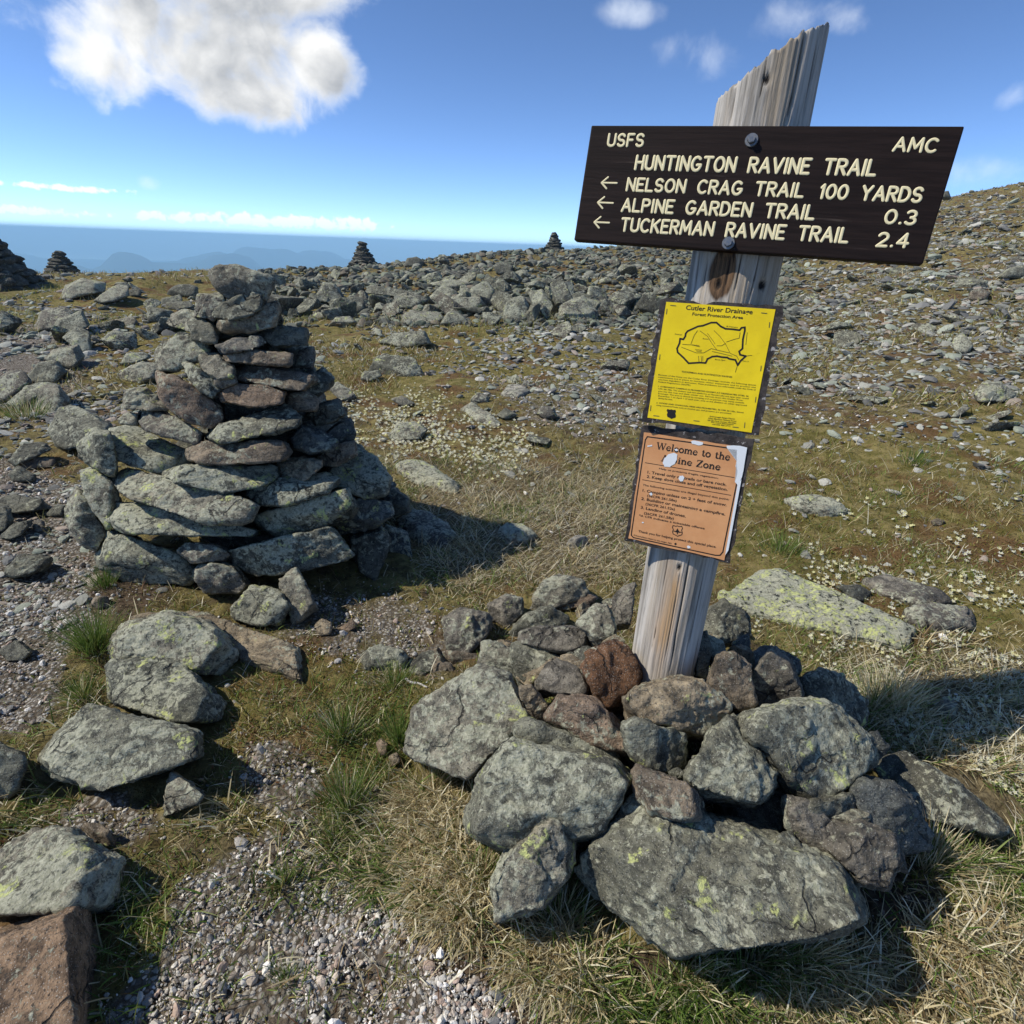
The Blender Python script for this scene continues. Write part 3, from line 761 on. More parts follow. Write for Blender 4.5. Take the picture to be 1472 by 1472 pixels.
PILE = [
 ('P', 'large pale boulder with yellow lichen and a pinkish left edge, left in the pile', 'p', .6, [(28,770),(70,600),(160,530),(330,438),(450,468),(500,560),(528,640),(470,705),(390,765),(290,875),(200,853),(108,812)]),
 ('P', 'brownish grey flat stone leaning at the far left back of the pile', 'n', .5, [(188,250),(240,208),(360,203),(382,260),(372,302),(300,332),(280,402),(188,372)]),
 ('P', 'low brown stone below the leaning flat one at the far left back of the pile', 'b', .3, [(195,370),(300,385),(335,400),(335,440),(240,440),(190,400)]),
 ('P', 'flat grey stone with a rusty lower lip at the back left of the pile', 'n', .5, [(362,190),(440,153),(502,163),(507,222),(450,290),(375,260)]),
 ('P', 'round pale boulder at the very back of the pile', 'p', .5, [(538,180),(590,93),(650,66),(762,93),(792,140),(700,170),(590,205),(510,235)]),
 ('P', 'flat rust coloured stone lying against the round pale boulder at the back', 'r', .1, [(578,180),(640,153),(760,138),(803,163),(772,193),(700,205),(588,218)]),
 ('P', 'grey flat stone tilted up to the right at the back of the pile', 'g', .45, [(447,300),(520,223),(640,188),(693,230),(682,272),(540,293),(468,333)]),
 ('P', 'long layered stone with a split edge, lying level behind the dark wedge', 'n', .4, [(487,300),(520,273),(700,278),(793,310),(783,352),(680,383),(558,353),(492,343)]),
 ('P', 'upright mottled stone standing left of the post at the back of the pile', 'p', .6, [(718,270),(790,188),(842,188),(878,280),(873,323),(810,353),(778,302)]),
 ('P', 'dark grey stone against the left side of the post', 'n', .45, [(857,170),(900,118),(957,103),(945,190),(932,265),(878,272)]),
 ('P', 'narrow pale stone standing on edge above the large pale left boulder', 'p', .6, [(332,340),(370,323),(462,370),(493,492),(420,483),(332,463)]),
 ('P', 'grey green pointed stone behind the dark triangular stone left of the post', 'g', .45, [(427,358),(480,343),(590,358),(655,408),(615,443),(582,493),(540,523),(497,482)]),
 ('P', 'dark triangular grey stone in the middle left of the pile', 'n', .3, [(550,502),(590,438),(640,406),(722,443),(788,500),(762,543),(650,548),(567,528)]),
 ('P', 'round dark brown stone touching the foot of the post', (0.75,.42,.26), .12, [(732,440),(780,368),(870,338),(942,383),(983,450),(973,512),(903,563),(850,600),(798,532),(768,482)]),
 ('P', 'small tan stone wedged under the dark triangular stone', 't', .2, [(487,515),(540,508),(603,590),(593,653),(540,663),(497,592)]),
 ('P', 'rust and grey tapered stone sloping right in the centre of the pile', 'r', .4, [(586,640),(640,548),(750,558),(812,590),(823,630),(948,740),(933,783),(850,778),(740,718),(657,672)]),
 ('P', 'tan block with a brown right end, lying in front of the post foot', 't', .45, [(906,560),(990,488),(1080,473),(1182,483),(1252,540),(1338,590),(1292,703),(1210,708),(1060,663),(957,632)]),
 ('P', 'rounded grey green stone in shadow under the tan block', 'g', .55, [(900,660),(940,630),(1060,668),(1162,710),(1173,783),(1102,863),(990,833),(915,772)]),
 ('P', 'big grey boulder dotted with green lichen at the front centre of the pile', 'g', .65, [(217,1015),(300,858),(380,768),(470,718),(600,738),(780,778),(882,818),(948,880),(903,990),(842,1083),(700,1155),(600,1195),(420,1185),(288,1093)]),
 ('P', 'flat grey ledge of stone behind the top of the big front centre boulder', 'g', .55, [(458,660),(520,643),(700,688),(882,778),(893,833),(700,795),(488,735)]),
 ('P', 'small egg shaped mottled boulder leaning at the very front of the pile', 'p', .8, [(373,1310),(420,1178),(500,1098),(620,1028),(662,1058),(703,1160),(693,1272),(603,1383),(500,1433),(398,1453)]),
 ('P', 'flat purplish brown stone lying on top of the biggest front stone', 'b', .3, [(937,860),(960,828),(1060,858),(1243,965),(1223,1043),(1130,1048),(1008,1003),(947,902)]),
 ('Q', 'biggest stone of the pile, broad and tilted, lichen along its right edge', 'g', .6, [(47,985),(190,828),(250,738),(330,778),(470,798),(650,848),(802,908),(913,990),(953,1060),(968,1130),(882,1183),(650,1243),(450,1258),(368,1258),(208,1112),(88,1042)]),
 ('Q', 'steep grey green block with a flat face in the middle right of the pile', 'g', .6, [(397,690),(540,493),(572,498),(703,640),(693,722),(650,783),(558,753),(418,727)]),
 ('Q', 'large slanted grey green stone with yellow lichen at the right of the pile', 'g', .7, [(557,490),(640,478),(800,448),(872,463),(993,575),(993,642),(922,713),(850,778),(798,763),(738,692),(648,592)]),
 ('Q', 'upright pinkish grey block on top of the slanted stone, right of the post', 'n', .35, [(610,390),(640,318),(690,278),(732,320),(783,430),(772,462),(680,483),(628,473)]),
 ('Q', 'brown angular stone between the post and the upright pinkish block', 'b', .3, [(477,390),(500,308),(560,303),(612,340),(633,460),(570,473),(498,432)]),
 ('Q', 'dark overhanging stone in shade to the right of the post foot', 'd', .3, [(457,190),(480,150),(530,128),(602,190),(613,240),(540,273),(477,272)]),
 ('Q', 'low dark lichen stone at the right back of the pile', 'd', .7, [(765,390),(820,348),(900,368),(988,460),(973,513),(930,533),(860,463),(787,445)]),
 ('Q', 'long dark grey tongue of stone reaching out to the right of the pile', 'd', .45, [(987,650),(1020,618),(1100,623),(1232,698),(1342,778),(1433,850),(1382,873),(1250,843),(1128,793),(1038,722)]),
 ('Q', 'dark bluish stone with a sharp edge below the long tongue stone', 'u', .35, [(917,730),(960,698),(1060,703),(1122,760),(1193,880),(1183,923),(1120,933),(1048,883),(957,803)]),
 ('Q', 'dark rounded boulder low at the right front of the pile', 'n', .3, [(787,870),(860,833),(960,828),(1062,880),(1078,960),(1043,1043),(950,1013),(868,933)]),
 ('Q', 'small grey stone showing at the right edge behind the slanted stone', 'u', .4, [(965,560),(1010,548),(1048,600),(1032,628),(988,643)]),
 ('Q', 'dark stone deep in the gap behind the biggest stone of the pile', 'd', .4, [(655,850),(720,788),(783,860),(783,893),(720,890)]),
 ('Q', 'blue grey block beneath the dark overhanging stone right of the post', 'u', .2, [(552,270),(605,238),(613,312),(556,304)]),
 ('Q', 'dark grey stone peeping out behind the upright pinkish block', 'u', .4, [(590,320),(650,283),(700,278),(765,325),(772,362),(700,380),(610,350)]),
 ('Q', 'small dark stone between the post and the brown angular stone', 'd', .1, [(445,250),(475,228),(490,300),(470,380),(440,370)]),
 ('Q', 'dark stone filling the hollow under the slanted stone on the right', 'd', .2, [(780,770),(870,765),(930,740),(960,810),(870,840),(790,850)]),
 ('P', 'small grey stone under the centre of the pile beside the steep block', 'g', .4, [(1085,860),(1120,838),(1150,860),(1140,885),(1095,885)]),
 ('P', 'brown stone on the ground at the left back edge of the pile', 'b', .3, [(130,440),(170,418),(215,425),(240,460),(200,492),(145,480)]),
]
for fr, lab, ti, li, poly in PILE:
    pp = np.array(tr(fr, poly)); w, h = np.ptp(pp[:, 0]), np.ptp(pp[:, 1])
    d0 = march([pp[:, 0].mean()], [pp[:, 1].mean()], pile_z)[0]; th = 0.40; t = th * math.sqrt(w * h) * d0 / FPX
    lw = pp[:, 1].max(); lx = pp[pp[:, 1] > lw - .25 * h, 0].mean(); db = march([lx], [lw - .06 * h], pile_z)[0] + t * .3   # where its foot stands
    back = pp[:, 1].mean() < 930
    if back or any(q in lab for q in ('biggest', 'egg shaped', 'front centre of', 'large pale boulder', 'dark rounded boulder', 'dark bluish stone', 'long dark grey tongue')):
        d0 = .2 * d0 + .8 * db if back else .1 * d0 + .9 * db
    if any(q in lab for q in ('biggest', 'egg shaped')): d0 = march([lx], [lw - .04 * h])[0] + t * (.25 if 'egg' in lab else -.06)
    if 'egg shaped' in lab: d0 -= 0.085                      # leans on the boulder behind it
    if 'purplish' in lab: d0 = db - 0.02                   # lies on the face of the biggest stone
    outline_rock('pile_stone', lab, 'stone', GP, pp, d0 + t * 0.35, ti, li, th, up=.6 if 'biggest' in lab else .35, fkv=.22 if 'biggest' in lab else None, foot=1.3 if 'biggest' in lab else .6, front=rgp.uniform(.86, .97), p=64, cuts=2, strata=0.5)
for k in range(10):
    a = k * 0.63; q = 0.30 * (0.4 + 0.6 * ((k * 7) % 10) / 10)
    x, y = POST_XY[0] + 0.1 + q * 1.2 * math.cos(a), POST_XY[1] - 0.05 + q * math.sin(a)
    free_rock('pile_stone', 'dark stone packed out of sight inside the post pile', 'stone', 'stones in the core of the post pile', (x, y, float(terrain(np.array([x]), np.array([y]))[0]) + 0.06),
              (.22, .2, .16), a, 'd', .2, 5, 4700 + k)

rgq = np.random.default_rng(61)
for x0, y0, x1, y1, n, lab in ((610, 850, 900, 960, 34, 'small angular stone filling gaps at the back left of the post pile'), (1010, 855, 1075, 960, 8, 'small angular stone at the foot of the post on its right'), (1130, 1150, 1330, 1260, 9, 'small dark stone filling gaps low on the right of the pile')):
    for k in range(n):
        qx, qy = rgq.uniform(x0, x1), rgq.uniform(y0, y1)
        if y0 == 850 and qy < 950 - (qx - 610) * .36: continue
        d0 = march([qx], [qy], pile_z)[0]; p = CAM + ray(qx, qy) * d0; sz = rgq.uniform(.05, .115)
        free_rock('pile_stone', lab, 'stone', lab + 's', p + [0, 0, -.012], (sz * rgq.uniform(1, 1.6), sz, sz * rgq.uniform(.5, .9)), rgq.uniform(0, 6.3), ['g', 'n', 'b', 'p', 't', 'd'][rgq.integers(6)], rgq.uniform(.2, .7), 5, 7000 + k + x0, (rgq.normal(0, .35), rgq.normal(0, .35)), npts=10)

# ---- single rocks on the ground, near and far
GR = [
 # foreground left
 ('L', 'boulder', 'pale green lichen boulder, hindmost of the row of three on the left of the path', 'p', .9, [(352,270),(360,200),(420,148),(560,108),(692,138),(753,210),(793,250),(740,332),(660,303),(560,268),(398,292)], {}),
 ('L', 'boulder', 'dark mottled lichen boulder, middle of the row of three on the left of the path', (.66, .72, .66), .8, [(302,330),(350,288),(480,263),(592,278),(682,350),(738,430),(722,473),(600,483),(480,443),(338,403)], {}),
 ('L', 'boulder', 'blue grey boulder with straight sloping top, frontmost of the three on the left', 'g', .65, [(137,590),(190,498),(230,423),(330,418),(430,448),(540,478),(652,508),(658,582),(560,623),(420,683),(330,703),(178,653)], {}),
 ('L', 'flat_rock', 'flat brownish ledge of rock at ground level behind the row of three boulders', 't', .5, [(430,125),(590,115),(720,135),(850,190),(1000,235),(1075,320),(1040,352),(920,322),(790,255),(600,190)], dict(thick=.25)),
 ('L', 'rock', 'small pale pointed rock standing in grass in front of the straight topped boulder', 'p', .45, [(537,790),(545,678),(570,633),(620,678),(678,710),(650,743),(600,763)], {}),
 ('L', 'boulder', 'low broad lichen boulder behind the brown foreground rock at the left edge', 'p', .85, [(-90,1000),(0,940),(40,858),(150,818),(240,828),(342,888),(403,940),(382,993),(362,1083),(220,1060),(100,1120),(-60,1120)], {}),
 ('L', 'rock', 'grey rock cut off by the left edge beside the straight topped boulder', 'g', .5, [(-120,560),(0,538),(80,580),(82,642),(30,722),(-60,740),(-140,650)], {}),
 ('L', 'rock', 'small dark pyramid of rock on the gravel at the left edge', 'd', .25, [(3,240),(60,203),(108,240),(82,273),(18,278)], {}),
 ('L', 'rock', 'small rounded tan stone on the soil in front of the cairn', 't', .2, [(1037,160),(1060,133),(1093,150),(1088,188),(1050,193)], {}),
 ('L', 'rock', 'small pinkish stone on the gravel right of the rounded tan one', 'r', .2, [(1115,168),(1160,138),(1185,160),(1150,180)], {}),
 ('L', 'flat_rock', 'flat greenish stone half sunk in turf left of the pile', 'g', .7, [(1185,250),(1260,225),(1345,250),(1325,292),(1200,290)], dict(thick=.3)),
 ('L', 'flat_rock', 'narrow brown stone lying behind the broad lichen boulder on the left', 'b', .3, [(268,820),(330,818),(388,860),(362,878),(300,863)], {}),
 ('L', 'rock', 'small rust coloured stone upright beside the green tuft at the left of the pile', 'r', .1, [(1238,545),(1255,528),(1280,545),(1275,588),(1250,590)], {}),
 ('L', 'rock', 'small pale stone beside the rust coloured one at the left of the pile', 't', .2, [(1277,590),(1310,573),(1323,605),(1290,628)], {}),
 ('C', 'rock', 'rock with a bright yellow lichen spot in front of the cairn', 'g', .9, [(778,1240),(860,1168),(900,1158),(962,1188),(993,1240),(962,1303),(870,1303),(798,1283)], {}),
 ('C', 'rock', 'pointed stone standing upright in front of the right base stone of the cairn', 'p', .55, [(952,1150),(1010,1098),(1042,1150),(1078,1225),(1000,1300),(960,1222)], {}),
 ('Q', 'pebble', 'round pale pebble on the soil below the biggest stone of the pile', (1.9,1.8,1.5), 0.0, [(577,1412),(610,1368),(650,1363),(668,1392),(632,1433),(590,1447)], dict(rough=.25, strata=0, p=8, cuts=0)),
 # left background
 ('C', 'boulder', 'grey boulder just left of the cairn behind its left flank', 'g', .6, [(163,640),(200,558),(240,548),(320,578),(378,620),(350,670),(250,680),(220,712),(188,692)], {}),
 ('C', 'boulder', 'flat topped pale boulder by the left trail, nearest of its line', 'p', .7, [(73,560),(110,488),(200,478),(238,540),(190,583),(100,583)], {}),
 ('C', 'boulder', 'low boulder by the left trail, left behind the flat topped pale one', 'g', .7, [(18,550),(80,488),(140,473),(202,478),(130,520),(60,562)], {}),
 ('C', 'boulder', 'dark faced boulder in the line along the left trail', 'g', .5, [(92,450),(130,408),(190,398),(233,440),(190,478),(108,472)], {}),
 ('C', 'boulder', 'pale flat faced boulder leaning in the line along the left trail', 'p', .6, [(148,395),(180,363),(270,343),(293,380),(250,432),(200,412)], {}),
 ('C', 'boulder', 'green tinged boulder beyond the pale leaning one along the left trail', 'g', .8, [(213,320),(260,283),(302,300),(313,370),(280,374),(238,342)], {}),
 ('C', 'boulder', 'humped grey boulder with a steep left face on the left', 'n', .6, [(118,300),(130,233),(220,213),(253,240),(210,285),(150,303)], {}),
 ('C', 'boulder', 'ribbed grey boulder right of the humped one on the left', 'g', .6, [(163,320),(200,258),(280,228),(308,280),(270,295),(230,313)], {}),
 ('C', 'boulder', 'tilted grey boulder at the left edge beside the trail', 'n', .6, [(-60,500),(0,470),(20,438),(90,418),(118,470),(60,503),(20,543),(-50,543)], {}),
 ('K', 'boulder', 'wide lichen outcrop on the skyline below the second cairn', 'p', .8, [(400,460),(430,370),(540,320),(700,350),(690,410),(560,450),(470,462)], {}),
 ('K', 'boulder', 'rounded lichen outcrop right of the wide outcrop below the skyline', 'p', .75, [(610,470),(690,400),(770,360),(850,370),(860,440),(760,480),(660,490)], {}),
 ('K', 'boulder', 'dark low rock at the right of the rounded lichen outcrop', 'd', .3, [(850,400),(900,388),(940,400),(925,440),(860,445)], {}),
 ('K', 'boulder', 'square bluish block sitting in grass behind the left of the cairn', 'g', .5, [(972,600),(978,500),(1040,510),(1150,540),(1130,590),(1050,615)], {}),
 ('K', 'rock', 'pale rounded rock left below the square bluish block', 'p', .5, [(765,630),(790,590),(870,570),(920,600),(880,640),(800,645)], {}),
 ('K', 'boulder', 'dark layered rock on the horizon line left of the cairn top', 'd', .4, [(1080,440),(1110,390),(1210,350),(1310,380),(1300,440),(1200,445)], {}),
 ('K', 'boulder', 'flat dark rock below the layered one left of the cairn top', 'd', .4, [(1060,510),(1110,480),(1250,470),(1290,510),(1220,530),(1100,530)], {}),
 ('C', 'rock', 'pale rock touching the upper left of the cairn from behind', 'p', .7, [(388,470),(420,428),(480,403),(545,410),(535,455),(470,475)], {}),
 ('C', 'rock', 'dark lichen rock behind the upper left of the cairn', 'g', .8, [(403,415),(430,373),(490,368),(523,385),(470,405)], {}),
 ('C', 'rock', 'dark overhanging stone, upper of the two on the soil left of the cairn', 'd', .45, [(28,740),(70,683),(160,678),(183,700),(90,723),(50,763)], {}),
 ('C', 'rock', 'brown stone under the dark overhanging one left of the cairn', 'b', .3, [(62,745),(110,723),(188,735),(183,763),(80,768)], {}),
 ('C', 'rock', 'low dark stone in front of the two stacked stones left of the cairn', 'd', .3, [(28,785),(60,758),(122,790),(112,813),(40,815)], {}),
 ('C', 'rock', 'long dark flat stone at the left edge, level with the cairn middle', 'd', .3, [(-20,875),(30,858),(142,868),(158,900),(60,923),(-20,908)], {}),
 ('C', 'rock', 'dark block at the left edge under the long dark flat stone', 'd', .3, [(-40,905),(30,893),(48,940),(20,983),(-40,985)], {}),
 ('C', 'rock', 'slanting dark stone on the soil at the left edge', 'd', .4, [(-10,1005),(50,953),(112,943),(92,978),(30,1013)], {}),
 ('C', 'rock', 'small grey stone right of the slanting dark one', 'n', .4, [(108,963),(130,938),(153,950),(148,983),(120,985)], {}),
 ('C', 'rock', 'small dark wedge at the left of the cairn foot', 'd', .4, [(148,933),(190,888),(223,890),(213,928)], {}),
 ('C', 'rock', 'dark flat stone on the soil left of the huge base stone', 'd', .3, [(8,1122),(60,1063),(130,1058),(183,1075),(132,1113),(40,1148)], {}),
 ('C', 'rock', 'small brown stone at the foot of the huge left base stone', 'b', .3, [(305,1230),(330,1200),(370,1205),(375,1240),(330,1250)], {}),
 # middle ground right of the cairn
 ('M', 'rock', 'round pale lichen rock in the white flowers right of the cairn', 'p', .95, [(313,852),(350,808),(420,793),(478,830),(442,873),(348,878)], {}),
 ('M', 'flat_rock', 'flat lichen rock in straw grass right of the cairn', 'p', .95, [(338,972),(390,953),(470,963),(562,1020),(613,1060),(602,1088),(500,1063),(420,1043),(358,1003)], dict(thick=.3)),
 ('M', 'flat_rock', 'low grey rock in the shade at the right foot of the cairn', 'n', .7, [(347,1205),(400,1163),(480,1168),(562,1220),(593,1262),(560,1303),(450,1293),(378,1253)], dict(thick=.35)),
 ('M', 'flat_rock', 'low mottled rock in straw grass between the cairn and the post', 'p', .9, [(762,1252),(800,1218),(880,1228),(933,1270),(862,1293),(788,1288)], dict(thick=.35)),
 ('M', 'flat_rock', 'small pale sliver of stone in the straw grass near the post', (1.7,1.7,1.7), .2, [(1050,1300),(1100,1278),(1143,1285),(1090,1308)], {}),
 ('M', 'flat_rock', 'slanting pale stone beyond the white flower patch', 'p', .6, [(608,742),(650,713),(700,738),(783,800),(762,813),(688,793)], dict(thick=.35)),
 ('M', 'rock', 'small dark stone above the slanting pale one', 'n', .5, [(653,712),(680,673),(722,690),(733,722)], {}),
 ('M', 'flat_rock', 'white topped flat stone on the stony turf in the middle distance', (1.5,1.5,1.45), .6, [(768,682),(800,648),(860,646),(903,670),(852,693)], dict(thick=.35)),
 ('M', 'rock', 'small grey stone right of the slanting pale one', 'g', .5, [(757,772),(800,738),(853,770),(800,790)], {}),
 ('M', 'rock', 'grey stone nearest the yellow notice in the stony turf', 'n', .6, [(927,762),(950,728),(1000,738),(1015,770),(960,790)], {}),
 ('M', 'rock', 'grey rock in brown turf above the white flowers', 'g', .6, [(188,622),(210,588),(270,583),(288,605),(240,633)], {}),
 ('M', 'rock', 'pale flat stone at the upper edge of the white flowers', 'p', .7, [(318,702),(370,688),(423,720),(370,735)], dict(thick=.3)),
 ('M', 'rock', 'grey rock close behind the right side of the cairn', 'p', .6, [(62,662),(100,628),(150,658),(183,690),(120,710)], {}),
 ('M', 'boulder', 'dark backed boulder alone on the open turf before the boulder field', 'g', .7, [(275,465),(340,428),(400,422),(460,418),(488,465),(390,490)], {}),
 ('M', 'rock', 'small round pale stone on the turf left of the lone dark backed boulder', 'p', .6, [(235,432),(260,408),(290,418),(285,440)], {}),
 # right of the pile
 ('Q', 'flat_rock', 'big flat slab covered in yellow green lichen behind the post', 'p', 1.45, [(517,125),(640,38),(720,43),(880,108),(990,163),(1152,228),(1163,272),(1080,288),(950,243),(800,203),(620,173)], dict(thick=.16)),
 ('Q', 'flat_rock', 'long grey log like slab, upper of two right of the lichen slab', 'n', .5, [(962,72),(1010,58),(1120,83),(1240,123),(1253,142),(1150,153),(1030,118)], dict(thick=.35)),
 ('Q', 'flat_rock', 'blunt grey slab, lower of two right of the lichen slab', 'n', .5, [(1095,165),(1180,148),(1300,163),(1343,195),(1312,223),(1200,223),(1108,190)], dict(thick=.35)),
 ('Q', 'rock', 'small dark stone against the upper right edge of the lichen slab', 'd', .4, [(878,92),(950,88),(993,110),(972,143),(918,133)], {}),
 ('S', 'flat_rock', 'flat pale stone in olive turf right of the orange notice', 'p', 1.0, [(265,360),(330,345),(420,350),(500,375),(550,410),(460,425),(340,400)], dict(thick=.25)),
 ('S', 'rock', 'small tan stone alone on the olive turf at the right', 't', .2, [(910,455),(945,445),(980,458),(960,478),(925,475)], {}),
 ('S', 'flat_rock', 'pale sunk stone among the flowers right of the pile', 'p', .8, [(915,1250),(990,1240),(1040,1290),(1020,1320),(950,1300)], dict(thick=.25)),
 ('N', 'rock', 'brownish rock standing on the right slope', 'b', .4, [(1188,645),(1200,593),(1250,588),(1303,610),(1270,655)], {}),
 ('N', 'rock', 'blunt lichen rock upright on the right slope', 'p', .8, [(1125,920),(1100,870),(1115,835),(1160,808),(1213,880),(1180,925)], {}),
 ('N', 'boulder', 'wide pale lichen rock low on the right slope near the edge', 'p', .9, [(1218,1130),(1260,1068),(1350,1068),(1433,1130),(1402,1173),(1240,1168)], {}),
 ('N', 'boulder', 'dark undercut ledge at the right edge of the slope', 'g', .6, [(1340,520),(1400,480),(1500,465),(1560,500),(1540,530),(1380,537)], {}),
 ('N', 'rock', 'square dark rock just below the lower right corner of the brown sign', 'n', .6, [(1030,385),(1040,348),(1080,343),(1088,390)], {}),
 ('N', 'rock', 'slanted pale stone in the stony patch of the right slope', 'p', .6, [(1098,1245),(1150,1193),(1203,1200),(1125,1255)], {}),
 ('N', 'boulder', 'dark rock on the right skyline touching the edge of the brown sign', 'd', .3, [(1050,118),(1060,90),(1085,85),(1098,122)], {}),
 # boulder field
 ('M', 'boulder', 'pale lichen boulder at the near edge of the boulder field, left of a dark one', 'p', .8, [(368,385),(380,343),(520,338),(545,370),(470,400)], {}),
 ('M', 'boulder', 'dark green pyramid boulder at the near edge of the boulder field', 'g', .6, [(528,390),(560,343),(590,333),(658,380),(600,400)], {}),
 ('M', 'boulder', 'long rounded pale boulder in the middle of the boulder field front', 'p', .85, [(528,332),(560,283),(690,278),(713,310),(640,348)], {}),
 ('M', 'boulder', 'broad leaning boulder left of the upright split slab', 'g', .7, [(778,375),(800,298),(870,265),(905,340),(880,380)], {}),
 ('M', 'boulder', 'upright split slab, largest standing stone of the boulder field', 'g', .75, [(895,262),(950,247),(992,290),(1023,365),(960,358),(905,312)], {}),
 ('M', 'boulder', 'tall dark standing stone right of the upright split slab', 'd', .6, [(983,210),(1030,188),(1073,270),(1108,355),(1060,368),(1010,312)], {}),
 ('M', 'boulder', 'low broad boulder right of the tall dark standing stone', 'g', .7, [(1093,342),(1110,278),(1200,298),(1263,340),(1170,355)], {}),
 ('M', 'boulder', 'rounded boulder in shade at the left of the boulder field front', 'd', .6, [(317,332),(340,278),(440,268),(483,295),(420,335)], {}),
 ('M', 'boulder', 'tent shaped green boulder above the long rounded pale one', 'g', .7, [(468,292),(540,223),(602,260),(602,293),(540,300)], {}),
 ('M', 'boulder', 'flat pale topped slab beyond the tent shaped boulder', 'p', .9, [(473,226),(560,203),(662,223),(622,250),(540,233)], {}),
 ('M', 'boulder', 'grey block right of the tent shaped boulder', 'g', .7, [(638,272),(660,238),(720,213),(753,250),(745,298)], {}),
 ('M', 'boulder', 'peaked dark boulder just right of the cairn top', 'd', .6, [(-5,295),(40,218),(90,223),(133,280),(70,305),(20,313)], {}),
 ('M', 'boulder', 'dark rounded boulder right below the peaked one near the cairn', 'd', .6, [(98,322),(150,273),(210,283),(228,332),(170,350)], {}),
 ('M', 'boulder', 'pale boulder beside the upper right of the cairn', 'p', .7, [(-5,355),(50,308),(100,328),(92,365),(20,375)], {}),
 ('M', 'boulder', 'small pale boulder in front of the dark rounded one near the cairn', 'p', .8, [(58,392),(90,363),(150,358),(183,385),(120,405)], {}),
 ('M', 'boulder', 'dark flat slab propped with a black gap under it', 'd', .5, [(213,262),(240,228),(350,238),(450,265),(420,285),(300,268)], {}),
 ('M', 'boulder', 'dark pointed boulder on the upper part of the boulder field', 'd', .4, [(748,145),(800,133),(833,150),(822,188),(760,184)], {}),
 ('M', 'boulder', 'flat dark boulder on the skyline right of the third cairn', 'd', .2, [(376,155),(390,118),(430,113),(468,135),(450,155)], {}),
 ('M', 'boulder', 'square dark boulder in the right part of the boulder field', 'd', .5, [(1325,335),(1340,288),(1380,286),(1405,320),(1370,340)], {}),
]
_k = 0
for fr, nm, lab, ti, li, poly, kw in GR:
    pp = np.array(tr(fr, poly)); w, h = np.ptp(pp[:, 0]), np.ptp(pp[:, 1]); lowy = pp[:, 1].max()
    lowx = pp[pp[:, 1] > lowy - 0.25 * h, 0].mean(); th = kw.get('thick', 0.44)
    d0 = march([lowx], [lowy - 0.04 * h])[0]
    if np.isnan(d0): d0 = 26.0
    k2 = dict(kw); k2.pop('thick', None)
    t = th * math.sqrt(w * h) * d0 / FPX
    flat = nm == 'flat_rock'
    if flat:                                               # lies in the ground: outline on the ground itself, a few centimetres proud
        dd = march(pp[:, 0], pp[:, 1]); dd = np.where(np.isnan(dd), d0, dd)
        top = CAM + ray(pp[:, 0], pp[:, 1]) * (dd * 0.985)[:, None]
        hh = 0.05 + 0.10 * th * math.sqrt(w * h) * d0 / FPX
        lowp = top.copy(); lowp[:, 2] -= hh + 0.03; cc = top.mean(0); inn = cc + (top - cc) * 0.72; inn[:, 2] += hh * 0.45
        make_rock(nm, lab, 'rock', None, np.vstack([top, lowp, inn]), ti, li, level_for(math.sqrt(w * h) * .7), cuts=1, axes=np.eye(3), **k2)
    else:
        outline_rock(nm, lab, 'rock', None, pp, d0 + t * 0.5, ti, li, th, front=rgp.uniform(.8, .95), **k2)

# the brown foreground rock at the lower left corner, seen on its sunlit top and shaded right side
_p = [(96, 1306, .97), (-60, 1372, .94), (-260, 1440, .89), (103, 1472, .85), (98, 1620, .79), (-260, 1700, .76), (124, 1299, 1.06), (148, 1336, 1.07), (141, 1420, 1.0), (134, 1472, .955), (120, 1620, .88), (60, 1310, 1.1), (-260, 1400, 1.12), (-200, 1600, 1.1), (80, 1500, 1.2)]
_P = np.array([CAM + ray(a, b) * c * 1.10 for a, b, c in _p])
make_rock('boulder', 'angular rusty brown rock cut off by the lower left corner of the photo', 'rock', None, _P, (1.1, .80, .60), .05, 7, p=40, cuts=0, strata=0.0, rough=0.6, lump=0.35)

